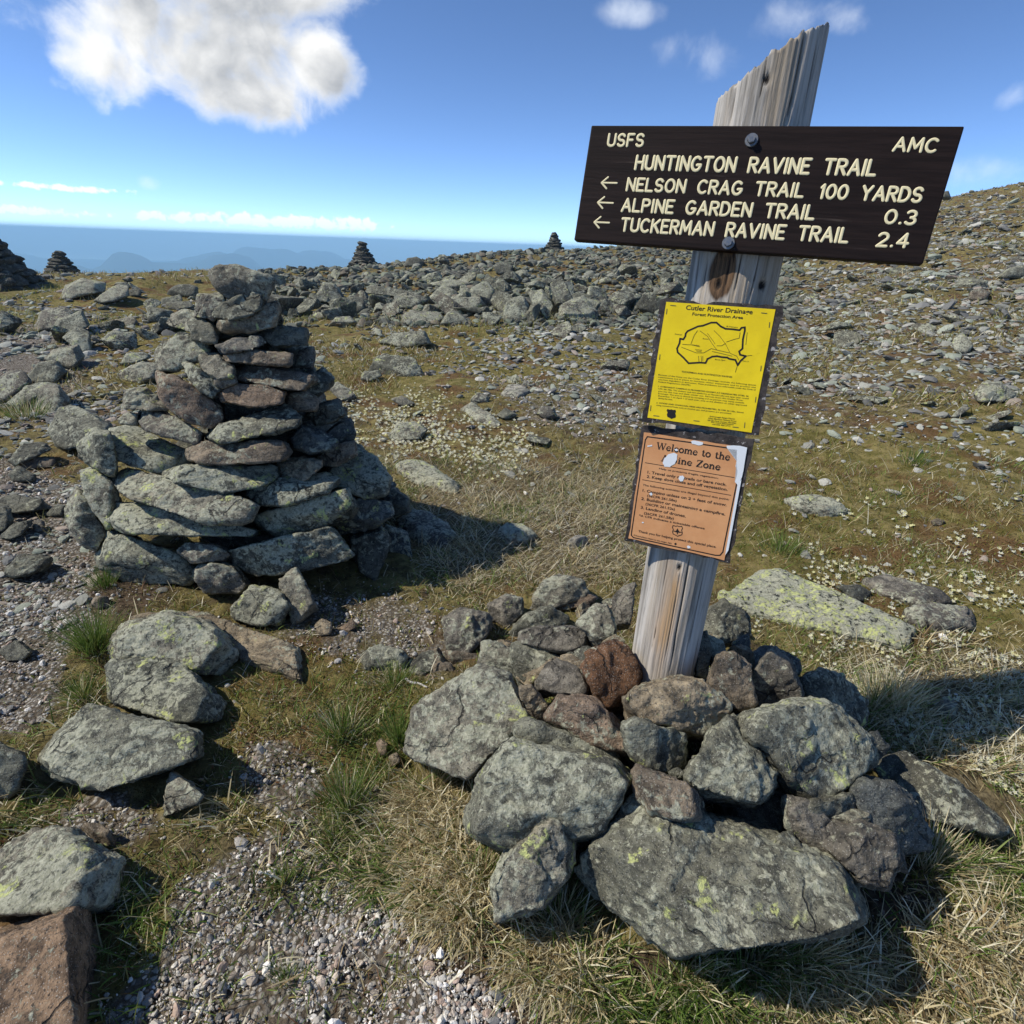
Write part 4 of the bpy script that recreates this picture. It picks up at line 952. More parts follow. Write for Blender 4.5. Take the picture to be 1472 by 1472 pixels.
# ---- boulders scattered over the field beyond, each its own object
BF = [(-5, 470, 420, 500, 26), (380, 395, 960, 462, 150), (560, 372, 1000, 415, 50), (960, 360, 1330, 440, 34), (1330, 300, 1472, 420, 22), (120, 400, 300, 470, 14), (480, 470, 930, 640, 10), (1110, 430, 1472, 620, 18)]
_regs = ['grey boulder in the low ground left of the large cairn', 'angular lichen grey boulder in the boulder field between cairn and sign', 'small dark boulder near the skyline of the boulder field',
         'grey boulder low on the slope behind the brown sign', 'flat grey boulder high on the right slope', 'weathered boulder below the second cairn', 'half sunk grey stone in the brown turf of the middle distance', 'lichen stone scattered on the right slope']
_done = []
_rg = np.random.default_rng(77)
for (x0, y0, x1, y1, n), lab in zip(BF, _regs):
    for k in range(n):
        px, py = _rg.uniform(min(x0, x1), max(x0, x1)), _rg.uniform(min(y0, y1), max(y0, y1))
        d = march([px], [py])[0]
        if np.isnan(d): continue
        p = CAM + ray(px, py) * d
        if py < 392 and (abs(px - 796) < 45 or abs(px - 523) < 45 or abs(px - 92) < 50): continue
        if np.hypot(*(p[:2] - CAIRN_XY[0])) < 0.9: continue
        s = np.exp(_rg.normal(0, .25)) * (0.50 if lab.startswith('angular') else 0.36 if d > 6 else .2)
        if any(np.hypot(*(p[:2] - q[:2])) < (s + q[2]) * 0.33 for q in _done): continue
        _done.append((p[0], p[1], s))
        dims = (s * _rg.uniform(.8, 1.35), s * _rg.uniform(.7, 1.1), s * _rg.uniform(.38, .75) * (0.45 if 'sunk' in lab or 'flat' in lab or 'slope' in lab else 1))
        free_rock('boulder', lab, 'boulder', lab.replace('boulder', 'boulders', 1) if 'boulders' not in lab else lab, p + np.array([0, 0, dims[2] * 0.22]), dims, _rg.uniform(0, 6.28),
                  [(.62, .65, .56), (.85, .87, .74), (.42, .44, .40), (.58, .55, .49), (.52, .56, .48)][_rg.integers(5)], _rg.uniform(.4, .9), 5 if s * FPX / d > 22 else 4, int(_rg.integers(1e6)), (_rg.normal(0, .4), _rg.normal(0, .4)), npts=9, p=90)

# ---- far cairns, each a stack seen as one dark heap
def far_cairn(label, px, base_py, top_py, wpx, depth, seed):
    b = CAM + ray(px, base_py) * depth; b[2] = float(terrain(b[0:1], b[1:2])[0]) - 0.05
    H = (base_py - top_py) * depth / FPX * 1.06; Rb = wpx / 2 * depth / FPX
    rg = np.random.default_rng(seed); VV, TT, off = [], [], 0
    rows = 9
    for i in range(rows):
        u = i / rows; rr = Rb * (1 - u) ** 1.0 + 0.04; n = max(1, int(rr * 2 * math.pi / 0.36))
        for k in range(n + 1):
            S, T = ico(3); N_ = rg.normal(size=(9, 3)); N_ /= np.linalg.norm(N_, axis=1, keepdims=True); D_ = rg.uniform(.55, 1, 9)
            r = (np.maximum(S @ N_.T, 0.25) / D_).max(1) ** -1; r = np.minimum(r, 1.25)
            a = 2 * math.pi * (k + 0.5 * (i % 2)) / max(n, 1) + rg.normal(0, .12)
            q = rr - 0.16 if k < n else 0
            v = S * r[:, None] * (0.20 if k < n else max(rr * .8, .12), 0.24 if k < n else max(rr * .8, .12), H / rows * 0.72) * rg.uniform(.85, 1.15)
            ca, sa = math.cos(a), math.sin(a)
            v = np.stack([v[:, 0] * ca - v[:, 1] * sa + ca * max(q, 0), v[:, 0] * sa + v[:, 1] * ca + sa * max(q, 0), v[:, 2] + (u + 0.5 / rows) * H + rg.normal(0, .01)], -1)
            VV.append(v); TT.append(T + off); off += len(v)
    o = link('stone_cairn', mesh_np('stone_cairn', np.vstack(VV), np.vstack(TT), False, M_ROCK), None, b)
    o.color = (0.38, 0.38, 0.36, 0.3); tag(o, label, 'cairn', 'far cairns marking the trail')  # dark tint stands in for the backlit shade on these heaps


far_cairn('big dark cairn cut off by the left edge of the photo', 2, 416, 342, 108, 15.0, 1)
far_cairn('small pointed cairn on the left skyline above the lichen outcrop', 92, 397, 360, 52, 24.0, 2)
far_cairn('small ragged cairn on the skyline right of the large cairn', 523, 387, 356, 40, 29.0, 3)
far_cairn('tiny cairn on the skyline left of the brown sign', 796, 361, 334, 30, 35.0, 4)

# ------------------------------------------------------------------ the post and its signs
def rodr(w):
    th = np.linalg.norm(w) + 1e-12; k = w / th; K = np.array([[0, -k[2], k[1]], [k[2], 0, -k[0]], [-k[1], k[0], 0]])
    return np.eye(3) + math.sin(th) * K + (1 - math.cos(th)) * K @ K


def fit_rect(quad):
    """pose and size (at unit depth) of the rectangle whose corners appear at quad: TL TR BR BL"""
    q = np.array(quad, float); c = q.mean(0)

    def pred(x):
        Rm = rodr(x[2:5]); o = np.array([x[0], x[1], 1.0]); out = []
        for sx_, sy_ in ((-1, -1), (1, -1), (1, 1), (-1, 1)):
            P = o + Rm @ np.array([sx_ * x[5] / 2, sy_ * x[6] / 2, 0]); out.append([CX + FPX * P[0] / P[2], CY + FPX * P[1] / P[2]])
        return np.array(out)
    x = np.array([(c[0] - CX) / FPX, (c[1] - CY) / FPX, .1, -.1, .1, (q[1, 0] - q[0, 0]) / FPX, (q[3, 1] - q[0, 1]) / FPX])
    for _ in range(150):
        r = (pred(x) - q).ravel(); J = np.zeros((8, 7))
        for i in range(7):
            d = x.copy(); d[i] += 1e-5; J[:, i] = ((pred(d) - q).ravel() - r) / 1e-5
        x = x - np.linalg.lstsq(J.T @ J + 1e-6 * np.eye(7), J.T @ r, rcond=None)[0] * .7
    Rm = rodr(x[2:5]); W = lambda v: v[0] * R_ - v[1] * U_ + v[2] * F_
    return W(np.array([x[0], x[1], 1.0])), W(Rm[:, 0]), W(-Rm[:, 1]), W(-Rm[:, 2]), x[5], x[6]


POST_A = CAM + ray(953, 955) * 1.5; POST_B = CAM + ray(1096, 170) * 1.2
P_UP = (POST_B - POST_A) / np.linalg.norm(POST_B - POST_A); POST_R = 0.0965
BOARD_Q = [(850, 180), (1387, 181), (1327, 380), (825, 345)]
_c, _x, _u, P_N, _, _ = fit_rect(BOARD_Q)
P_N = P_N - P_UP * (P_N @ P_UP); P_N /= np.linalg.norm(P_N); P_X = np.cross(P_UP, P_N)      # front of the post and its right


class Panel:
    """a flat board standing proud of the post: world frame, and pixel -> board coordinates"""
    def __init__(s, quad, gap):
        c, x, u, n, w, h = fit_rect(quad); a = POST_A - CAM
        k = (POST_R + gap + a @ P_N) / (c @ P_N) if True else 1
        s.o = CAM + c * k; s.x, s.u, s.n = x, u, n; s.w, s.h = w * k, h * k
        s.mat = Matrix([[x[i], u[i], n[i], s.o[i]] for i in range(3)] + [[0, 0, 0, 1]])
    def at(s, px, py):
        d = ray(px, py); t = ((s.o - CAM) @ s.n) / (d @ s.n); p = CAM + d * t - s.o
        return np.array([p @ s.x, p @ s.u])


def wood_material():
    mt, nb, b = material('weathered_wood')
    v = nb.new('ShaderNodeTexCoord').outputs['Object']; a = nb.attr('col'); s = nb.new('ShaderNodeSeparateColor'); nb.put(s.inputs[0], a.outputs['Color'])
    mp = nb.new('ShaderNodeMapping'); nb.put(mp.inputs[0], v); mp.inputs['Scale'].default_value = (1, 1, 0.045)
    w = nb.noise(v, 3.0, 3, 0.5); wv = mp.outputs[0]
    g1 = nb.noise(wv, 42, 6, 0.6, 0.4); g2 = nb.noise(wv, 160, 5, 0.7); g3 = nb.noise(wv, 14, 4, 0.5, 0.5)
    c = nb.mix(nb.ramp(g1, 0.34, 0.62), (0.23, 0.215, 0.19), (0.52, 0.49, 0.44))
    c = nb.mix(nb.m('MULTIPLY', nb.ramp(g3, 0.45, 0.66), 0.7), c, (0.40, 0.32, 0.22))
    c = nb.mix(nb.m('MULTIPLY', nb.ramp(g2, 0.5, 0.34), 0.48), c, (0.07, 0.068, 0.065))
    c = nb.mix(nb.m('MULTIPLY', nb.ramp(g2, 0.58, 0.72), 0.5), c, (0.58, 0.57, 0.55))
    st = nb.m('MULTIPLY', s.outputs[0], nb.ramp(g1, 0.25, 0.65)); c = nb.mix(nb.m('MULTIPLY', st, 0.8), c, (0.46, 0.27, 0.11))
    c = nb.mix(nb.ramp(nb.m('ADD', s.outputs[1], nb.m('MULTIPLY', nb.m('SUBTRACT', g1, 0.5), 0.8)), 0.35, 0.6), c, nb.mix(nb.ramp(g2, 0.35, 0.65), (0.02, 0.013, 0.009), (0.16, 0.095, 0.05)))
    c = nb.mix(s.outputs[2], c, (0.012, 0.01, 0.009))
    nb.put(b.inputs['Base Color'], c); nb.put(b.inputs['Roughness'], 0.85); b.inputs['Specular IOR Level'].default_value = 0.25
    nb.put(b.inputs['Normal'], nb.bump(nb.m('ADD', g1, nb.m('MULTIPLY', g2, 0.7)), 0.7, 0.005))
    return mt


def build_post():
    # broken slanting top: height of the cut over the width of the post
    prof = []
    for s_, px, py in ((-1, 1032, 152), (-.72, 1047, 127), (-.45, 1066, 108), (-.2, 1085, 93), (-.02, 1099, 74), (.1, 1106, 71), (.3, 1128, 57), (.44, 1141, 55), (.47, 1147, 44), (.75, 1163, 41), (1, 1178, 40)):
        Ls = np.linspace(.9, 1.7, 400); P = POST_A + P_X * (s_ * POST_R) + P_N * (math.sqrt(max(0, 1 - s_ * s_)) * POST_R) + P_UP * Ls[:, None]; qx, qy, _ = project(P); prof.append((s_, float(Ls[np.argmin(np.abs(qy - py))])))
    ps, pl = np.array(prof).T
    NA, NL, L0 = 300, 300, -0.42
    th = np.linspace(0, 2 * math.pi, NA, endpoint=False)          # 0 = front, pi/2 = right
    s_ = np.sin(th); top = np.interp(s_, ps, pl) + 0.004 * vnoise(np.stack([s_ * 22, np.cos(th) * 6, th * 0], -1), 3)
    f = np.linspace(0, 1, NL)[:, None]; L = L0 + (top[None] - L0) * f
    TH = np.broadcast_to(th, L.shape)
    r = POST_R * (0.84 + 0.16 * np.clip(L / 1.05, 0, 1))
    cyl = np.stack([np.cos(TH) * 26, np.sin(TH) * 26, L * 2.0], -1).reshape(-1, 3)
    r = r + (fbm(cyl, 4, 41, .6) * 0.0009).reshape(L.shape) + (fbm(np.stack([np.cos(TH) * 1.2, np.sin(TH) * 1.2, L * 1.5], -1).reshape(-1, 3), 2, 42) * 0.003).reshape(L.shape)
    col = np.zeros(L.shape + (3,))

    def L_of(py):
        Ls = np.linspace(-.3, 1.6, 1500); _, qy, _ = project(POST_A + P_UP * Ls[:, None] + P_N * POST_R); return float(Ls[np.argmin(np.abs(qy - py))])
    for s0, y0, y1, wd, dp in ((.5, 58, 178, .024, .014), (.47, 178, 435, .014, .008), (-.62, 128, 178, .018, .010), (-.1, 90, 170, .010, .004), (.13, 372, 440, .014, .007), (-.35, 810, 950, .010, .004),
                               (.25, 810, 960, .016, .008), (-.78, 365, 430, .014, .007), (.68, 800, 950, .012, .005), (.78, 60, 170, .014, .006), (-.6, 380, 430, .010, .004), (.05, 820, 960, .009, .003), (-.85, 800, 955, .010, .004)):
        a0 = math.asin(s0); La, Lb = L_of(y1), L_of(y0)
        cen = a0 + 0.05 * vnoise(np.stack([L * 6, L * 0 + s0 * 9, L * 0], -1).reshape(-1, 3), 50).reshape(L.shape)
        d = np.abs(((TH - cen + math.pi) % (2 * math.pi)) - math.pi); env = sstep(L, La - .02, La + .06) * (1 - sstep(L, Lb - .03, Lb + .05))
        g = np.exp(-(d / wd) ** 2) * env; r -= g * dp; col[..., 2] = np.maximum(col[..., 2], sstep(g, .35, .8))
    def blob(s0, py, ws, hl): 
        d = ((np.sin(TH) - s0) / ws) ** 2 + ((L - L_of(py)) / hl) ** 2; return np.where(np.cos(TH) > 0, np.exp(-d), 0)
    col[..., 0] = np.clip(blob(-.12, 905, .28, .09) * 1.2 + blob(-.05, 850, .2, .05) * .8 + blob(-.3, 820, .15, .05) * .6, 0, 1)
    rot = np.clip(blob(-.22, 392, .27, .05) * 1.6, 0, 1.2); col[..., 1] = np.clip(rot, 0, 1); r -= rot * 0.006
    for s0, py, ws, hl in ((-.02, 114, .075, .011), (.68, 405, .10, .012), (-.28, 408, .07, .010), (0.0, 818, .06, .008)):
        k = blob(s0, py, ws, hl); col[..., 2] = np.maximum(col[..., 2], sstep(k, .3, .75)); r -= k * .006
        ring = blob(s0, py, ws * 2.2, hl * 2.6) - k; r += ring * .002
    X = P_X[None, None] * (np.sin(TH) * r)[..., None] + P_N[None, None] * (np.cos(TH) * r)[..., None] + P_UP[None, None] * L[..., None]
    V = X.reshape(-1, 3); cl = col.reshape(-1, 3)
    i, j = np.meshgrid(np.arange(NL - 1), np.arange(NA), indexing='ij'); j2 = (j + 1) % NA
    Q = np.stack([i * NA + j, i * NA + j2, (i + 1) * NA + j2, (i + 1) * NA + j], -1).reshape(-1, 4)
    caps, faces = [], [Q]; base = len(V); last = (NL - 1) * NA
    for q in np.linspace(.9, 0, 10):
        sx_ = np.sin(th) * q; lt = np.interp(sx_, ps, pl) + 0.010 * vnoise(np.stack([sx_ * 30, np.cos(th) * q * 20, th * 0], -1), 3) - .004 * (1 - q)
        caps.append(P_X * (sx_ * POST_R)[:, None] + P_N * (np.cos(th) * q * POST_R)[:, None] + P_UP * lt[:, None])
        nx = base + (len(caps) - 1) * NA; k = np.arange(NA); k2 = (k + 1) % NA
        faces.append(np.stack([last + k, last + k2, nx + k2, nx + k], -1)); last = nx
    V = np.vstack([V] + caps); cl = np.vstack([cl, np.zeros((NA * 10, 3))])
    # local frame: the trunk's own length is its z axis, so that the grain runs along it
    B = np.stack([P_X, -P_N, P_UP], 1); V = V @ B
    me = mesh_np('sign_post', V, faces, True, wood_material(), cl)
    o = bpy.data.objects.new('sign_post', me); C.objects.link(o)
    o.matrix_world = Matrix([[B[i, 0], B[i, 1], B[i, 2], POST_A[i]] for i in range(3)] + [[0, 0, 0, 1]])
    tag(o, 'weathered grey wooden post with a slanting broken top, leaning out of the stone pile', 'post')


build_post()

# ---- routed lettering: one stroke font, drawn as rounded grooves filled with cream paint
def arc(cx, cy, rx, ry, a0, a1, n=9):
    return [(cx + rx * math.cos(math.radians(a0 + (a1 - a0) * i / (n - 1))), cy + ry * math.sin(math.radians(a0 + (a1 - a0) * i / (n - 1)))) for i in range(n)]


_S = [arc(.3, .74, .27, .26, 25, 270, 10) + arc(.3, .25, .28, .25, 90, -155, 10)]
GLYPH = {
 'A': (.70, [[(0, 0), (.35, 1), (.70, 0)], [(.12, .33), (.58, .33)]]),
 'C': (.66, [arc(.36, .5, .36, .5, 48, 312, 14)]), 'D': (.62, [[(0, 0), (0, 1), (.22, 1)] + arc(.22, .5, .40, .5, 90, -90, 11) + [(0, 0)]]),
 'E': (.52, [[(.52, 1), (0, 1), (0, 0), (.52, 0)], [(0, .52), (.42, .52)]]), 'F': (.50, [[(.50, 1), (0, 1), (0, 0)], [(0, .52), (.40, .52)]]),
 'G': (.70, [arc(.36, .5, .36, .5, 48, 340, 14) + [(.70, .42), (.42, .42)]]), 'H': (.60, [[(0, 0), (0, 1)], [(.60, 0), (.60, 1)], [(0, .52), (.60, .52)]]),
 'I': (.06, [[(.03, 0), (.03, 1)]]), 'K': (.60, [[(0, 0), (0, 1)], [(.58, 1), (.02, .42)], [(.20, .60), (.60, 0)]]), 'L': (.50, [[(0, 1), (0, 0), (.50, 0)]]),
 'M': (.78, [[(0, 0), (.05, 1), (.39, .25), (.73, 1), (.78, 0)]]), 'N': (.62, [[(0, 0), (0, 1), (.62, 0), (.62, 1)]]), 'O': (.70, [arc(.35, .5, .35, .5, 0, 360, 19)]),
 'P': (.56, [[(0, 0), (0, 1), (.30, 1)] + arc(.30, .75, .26, .25, 90, -90, 9) + [(0, .5)]]), 'R': (.58, [[(0, 0), (0, 1), (.30, 1)] + arc(.30, .75, .27, .25, 90, -90, 9) + [(0, .5)], [(.26, .5), (.58, 0)]]),
 'S': (.60, _S), 'T': (.62, [[(0, 1), (.62, 1)], [(.31, 1), (.31, 0)]]), 'U': (.60, [[(0, 1), (0, .28)] + arc(.30, .28, .30, .28, 180, 360, 11) + [(.60, 1)]]),
 'V': (.66, [[(0, 1), (.33, 0), (.66, 1)]]), 'Y': (.64, [[(0, 1), (.32, .48), (.64, 1)], [(.32, .48), (.32, 0)]]),
 '0': (.62, [arc(.31, .5, .31, .5, 0, 360, 19)]), '1': (.20, [[(.0, .80), (.16, 1), (.16, 0)]]), '2': (.56, [arc(.28, .72, .27, .28, 160, -35, 10) + [(0, 0), (.56, 0)]]),
 '3': (.56, [arc(.26, .75, .26, .25, 150, -90, 10) + arc(.26, .25, .29, .26, 90, -150, 11)]), '4': (.60, [[(.44, 0), (.44, 1), (0, .28), (.60, .28)]]), '.': (.10, [[(.05, .03), (.06, .03)]]),
}


def stroke_mesh(lines, rad, flat=0.35):
    """lines: list of 2-D polylines; rounded ridges of half width rad"""
    VV, FF, off = [], [], 0
    S, T = ico(2)
    cs = np.array([(math.cos(a), math.sin(a)) for a in np.linspace(0, math.pi * 2, 12, endpoint=False)])
    for ln in lines:
        ln = np.array(ln, float)
        for p in ln:
            VV.append(np.c_[S[:, 0] * rad + p[0], S[:, 1] * rad + p[1], S[:, 2] * rad * flat * 0.97]); FF.append(T + off); off += len(S)
        for a, b in zip(ln[:-1], ln[1:]):
            t = b - a; l = np.linalg.norm(t)
            if l < 1e-7: continue
            nrm = np.array([-t[1], t[0]]) / l
            ring = lambda q: np.c_[q[0] + nrm[0] * cs[:, 0] * rad, q[1] + nrm[1] * cs[:, 0] * rad, cs[:, 1] * rad * flat]
            VV += [ring(a), ring(b)]; k = np.arange(12); k2 = (k + 1) % 12
            Q = np.stack([k, k2, k2 + 12, k + 12], -1) + off
            FF.append(np.concatenate([Q[:, [0, 1, 2]], Q[:, [0, 2, 3]]])); off += 24
    return np.vstack(VV), np.vstack(FF)


def layout(text, gap=.27, space=.85):
    out, x = [], 0
    for ch in text:
        if ch == ' ': x += space; continue
        w, st = GLYPH[ch]; out += [[(px + x, py) for px, py in s] for s in st]; x += w + gap
    return out, x - gap


BZ = (800, 20, 672 / 1472)
bz = lambda x, y: (BZ[0] + x * BZ[2], BZ[1] + y * BZ[2])
plain = lambda name, c, rough=.6, spec=.3: (lambda t: (t[1].put(t[2].inputs['Base Color'], c), t[1].put(t[2].inputs['Roughness'], rough), setattr(t[2].inputs['Specular IOR Level'], 'default_value', spec), t[0])[-1])(material(name))
M_CREAM = plain('cream_paint', (0.86, 0.76, 0.46), .6)


def board_material():
    mt, nb, b = material('brown_sign_paint'); v = nb.new('ShaderNodeTexCoord').outputs['Object']
    mp = nb.new('ShaderNodeMapping'); nb.put(mp.inputs[0], v); mp.inputs['Scale'].default_value = (0.06, 1, 1)
    g = nb.noise(mp.outputs[0], 120, 5, .65); sc = nb.noise(mp.outputs[0], 60, 3, .5); w = nb.noise(v, 9, 4, .6)
    c = nb.mix(nb.ramp(g, .35, .65), (0.013, 0.0085, 0.0075), (0.022, 0.014, 0.012)); c = nb.mix(nb.m('MULTIPLY', nb.m('MULTIPLY', nb.ramp(sc, .69, .76), nb.ramp(w, .45, .6)), .35), c, (0.15, .12, .10))
    c = nb.mix(nb.m('MULTIPLY', nb.ramp(nb.noise(v, 500, 2), .73, .78), .4), c, (.2, .18, .16))
    nb.put(b.inputs['Base Color'], c); nb.put(b.inputs['Roughness'], .62); b.inputs['Specular IOR Level'].default_value = .12
    nb.put(b.inputs['Normal'], nb.bump(g, .35, .002)); return mt


def rounded_box(w, h, d, bev=.003, seg=2):
    bm = bmesh.new(); bmesh.ops.create_cube(bm, size=1)
    for v in bm.verts: v.co = Vector((v.co.x * w, v.co.y * h, v.co.z * d))
    bmesh.ops.bevel(bm, geom=bm.edges[:], offset=bev, segments=seg, affect='EDGES', profile=.6); return bm


def trail_sign():
    pn = Panel(BOARD_Q, 0.022)
    root = bpy.data.objects.new('trail_sign', None); C.objects.link(root); root.matrix_world = pn.mat; root.empty_display_size = .05
    tag(root, 'dark brown wooden trail sign with cream routed lettering, bolted across the post', 'sign')
    b = link('board', bm_mesh('board', rounded_box(pn.w, pn.h, .024), board_material()), root); b.location.z = -.012
    M_B = board_material
    for text, l, r, t in (('USFS', (161, 417), (271, 418), (166, 378)), ('AMC', (1060, 432), (1192, 437), (1072, 389)), ('HUNTINGTON RAVINE TRAIL', (248, 490), (1000, 510), (251, 446)),
                          ('NELSON CRAG TRAIL', (221, 557), (773, 578), (228, 517)), ('100 YARDS', (828, 581), (1144, 594), (840, 537)), ('ALPINE GARDEN TRAIL', (206, 622), (807, 648), (222, 582)),
                          ('0.3', (1032, 660), (1126, 664), (1043, 617)), ('TUCKERMAN RAVINE TRAIL', (203, 684), (913, 721), (205, 643)), ('2.4', (1008, 732), (1102, 736), (1018, 689))):
        a, e, tt = pn.at(*bz(*l)), pn.at(*bz(*r)), pn.at(*bz(*t))
        lines, wd = layout(text); L = e - a; ln = np.linalg.norm(L); dx = L / ln; dy = np.array([-dx[1], dx[0]]); h = (tt - a) @ dy
        rad = h * .112; sx_ = ln / wd; rnd = np.random.default_rng(len(text))
        ls = [[a + dx * (x * sx_) + dy * (y * h * .93 + h * .03) for x, y in s] for s in lines]
        V, T = stroke_mesh(ls, rad); o = link('lettering', mesh_np('lettering', V, T, True, M_CREAM), root); o.location.z = .0004
        o['label'] = 'cream lettering reading ' + text
    for l, r in (((142, 532), (190, 533)), ((130, 594), (178, 596)), ((119, 656), (166, 658))):
        a, e = pn.at(*bz(*l)), pn.at(*bz(*r)); dx = (e - a) / np.linalg.norm(e - a); dy = np.array([-dx[1], dx[0]]); k = np.linalg.norm(e - a)
        V, T = stroke_mesh([[e, a, a + dx * k * .38 + dy * k * .33], [a, a + dx * k * .38 - dy * k * .33]], .0019)
        o = link('arrow', mesh_np('arrow', V, T, True, M_CREAM), root); o.location.z = .0004
    mtl, nb, pb = material('galvanised_steel'); nb.put(pb.inputs['Base Color'], (.22, .23, .24)); pb.inputs['Metallic'].default_value = .8; nb.put(pb.inputs['Roughness'], nb.ramp(nb.noise(nb.new('ShaderNodeTexCoord').outputs['Object'], 300), .3, .7, .35, .7))
    for x, y in ((614, 398), (541, 722)):
        p = pn.at(*bz(x, y))
        bm = bmesh.new(); bmesh.ops.create_cone(bm, cap_ends=True, segments=28, radius1=.0125, radius2=.0118, depth=.003)
        bh = bmesh.new(); bmesh.ops.create_cone(bh, cap_ends=True, segments=6, radius1=.0085, radius2=.0080, depth=.009); bmesh.ops.bevel(bh, geom=bh.edges[:], offset=.0009, segments=2, affect='EDGES')
        o = link('bolt', bm_mesh('bolt', bh, mtl), root, (p[0], p[1], .0065)); o.rotation_euler.z = .4 + x
        w = link('washer', bm_mesh('washer', bm, mtl), o, (0, 0, -.005))


trail_sign()


# ---- flat print helpers: text and lines laid on a panel by its own coordinates
def text_tris(s, bold=0.0, shear=0.0):
    cu = bpy.data.curves.new('t', 'FONT'); cu.body = s; cu.resolution_u = 3; cu.offset = bold; cu.shear = shear; cu.fill_mode = 'FRONT'
    ob = bpy.data.objects.new('t', cu); me = bpy.data.meshes.new_from_object(ob)
    me.calc_loop_triangles()
    V = np.array([v.co[:2] for v in me.vertices]).reshape(-1, 2); T = np.array([t.vertices[:] for t in me.loop_triangles], np.int32).reshape(-1, 3)
    bpy.data.objects.remove(ob); bpy.data.curves.remove(cu); bpy.data.meshes.remove(me)
    return V, T


class Print:
    def __init__(s, pn, zoom): s.pn, s.z, s.V, s.T, s.n = pn, zoom, [], [], 0
    def p(s, x, y): return s.pn.at(s.z[0] + x * s.z[2], s.z[1] + y * s.z[2])
    def add(s, V, T): s.V.append(V); s.T.append(T + s.n); s.n += len(V)
    def text(s, t, l, r, top, bold=0.0):
        """baseline from l to r, capital height up to the point top (all in zoom pixels)"""
        V, T = text_tris(t, bold); a, e, q = s.p(*l), s.p(*r), s.p(*top); dx = e - a; ln = np.linalg.norm(dx); dx /= ln; dy = np.array([-dx[1], dx[0]])
        h = (q - a) @ dy; V = (V - [V[:, 0].min(), 0]); V = V / [np.ptp(V[:, 0]), .728]; s.add(a + V[:, :1] * ln * dx + V[:, 1:] * h * dy, T)
    def line(s, pts, wd):
        P = np.array([s.p(*q) for q in pts])
        for i, (a, b) in enumerate(zip(P[:-1], P[1:])):
            t = b - a; l = np.linalg.norm(t)
            if l < 1e-6: continue
            t /= l; n = np.array([-t[1], t[0]]) * wd / 2; e = t * wd * .35
            s.add(np.array([a - e + n, a - e - n, b + e - n, b + e + n]), np.array([[0, 1, 2], [0, 2, 3]]))
    def poly(s, pts):
        P = np.array([s.p(*q) for q in pts]); c = P.mean(0); n = len(P); k = np.arange(n)
        s.add(np.vstack([P, c]), np.stack([k, (k + 1) % n, np.full(n, n)], -1))
    def build(s, name, mat, parent, z, label=None):
        V = np.vstack(s.V); T = np.vstack(s.T); zz = z + np.arange(len(V)) * 0  # every face of one print sits on one sheet above the paper
        zz = z + (np.cumsum(np.r_[0, [len(v) for v in s.V]])[None, :-1] * 0).sum()
        Z = np.concatenate([np.full(len(v), z + i * 2e-6) for i, v in enumerate(s.V)])
        a, b, c = V[T[:, 0]], V[T[:, 1]], V[T[:, 2]]; cr = (b[:, 0] - a[:, 0]) * (c[:, 1] - a[:, 1]) - (b[:, 1] - a[:, 1]) * (c[:, 0] - a[:, 0]); T = np.where((cr < 0)[:, None], T[:, ::-1], T)
        o = link(name, mesh_np(name, np.c_[V, Z], T, False, mat), parent)
        if label: o['label'] = label
        return o


def sheet(pn, zoom, pts, z, thick, wave=0.0):
    """a thin flat panel with the given outline"""
    P = np.array([pn.at(zoom[0] + x * zoom[2], zoom[1] + y * zoom[2]) for x, y in pts]); bm = bmesh.new()
    f = bm.faces.new([bm.verts.new((a, b, z)) for a, b in P]); f.normal_update()
    if f.normal.z < 0: bmesh.ops.reverse_faces(bm, faces=[f])
    r = bmesh.ops.extrude_face_region(bm, geom=[f]); 
    for v in r['geom']:
        if isinstance(v, bmesh.types.BMVert): v.co.z -= thick
    bmesh.ops.recalc_face_normals(bm, faces=bm.faces); return bm


def jag(pts, n, amp, seed):
    rg = np.random.default_rng(seed); out = []
    for a, b in zip(pts, pts[1:] + pts[:1]):
        for k in range(n):
            t = k / n; out.append((a[0] + (b[0] - a[0]) * t + (rg.normal(0, amp) if k else 0), a[1] + (b[1] - a[1]) * t + (rg.normal(0, amp) if k else 0)))
    return out


def paper_material(name, c1, c2, stain):
    mt, nb, b = material(name); v = nb.new('ShaderNodeTexCoord').outputs['Object']
    c = nb.mix(nb.ramp(nb.noise(v, 14, 5, .6), .35, .65), c1, c2); c = nb.mix(nb.m('MULTIPLY', nb.ramp(nb.noise(v, 90, 4, .7), .62, .74), .35), c, stain)
    nb.put(b.inputs['Base Color'], c); nb.put(b.inputs['Roughness'], .5); b.inputs['Specular IOR Level'].default_value = .3
    nb.put(b.inputs['Normal'], nb.bump(nb.noise(v, 25, 3), .25, .004)); return mt


def plywood_material():
    mt, nb, b = material('stained_plywood'); v = nb.new('ShaderNodeTexCoord').outputs['Object']
    n = nb.noise(v, 40, 5, .7); c = nb.mix(nb.ramp(n, .4, .6), (.018, .014, .013), (.06, .05, .045)); c = nb.mix(nb.m('MULTIPLY', nb.ramp(nb.noise(v, 70, 4, .7), .6, .66), .8), c, (.42, .40, .38))
    nb.put(b.inputs['Base Color'], c); nb.put(b.inputs['Roughness'], .85); nb.put(b.inputs['Normal'], nb.bump(n, .8, .004)); return mt


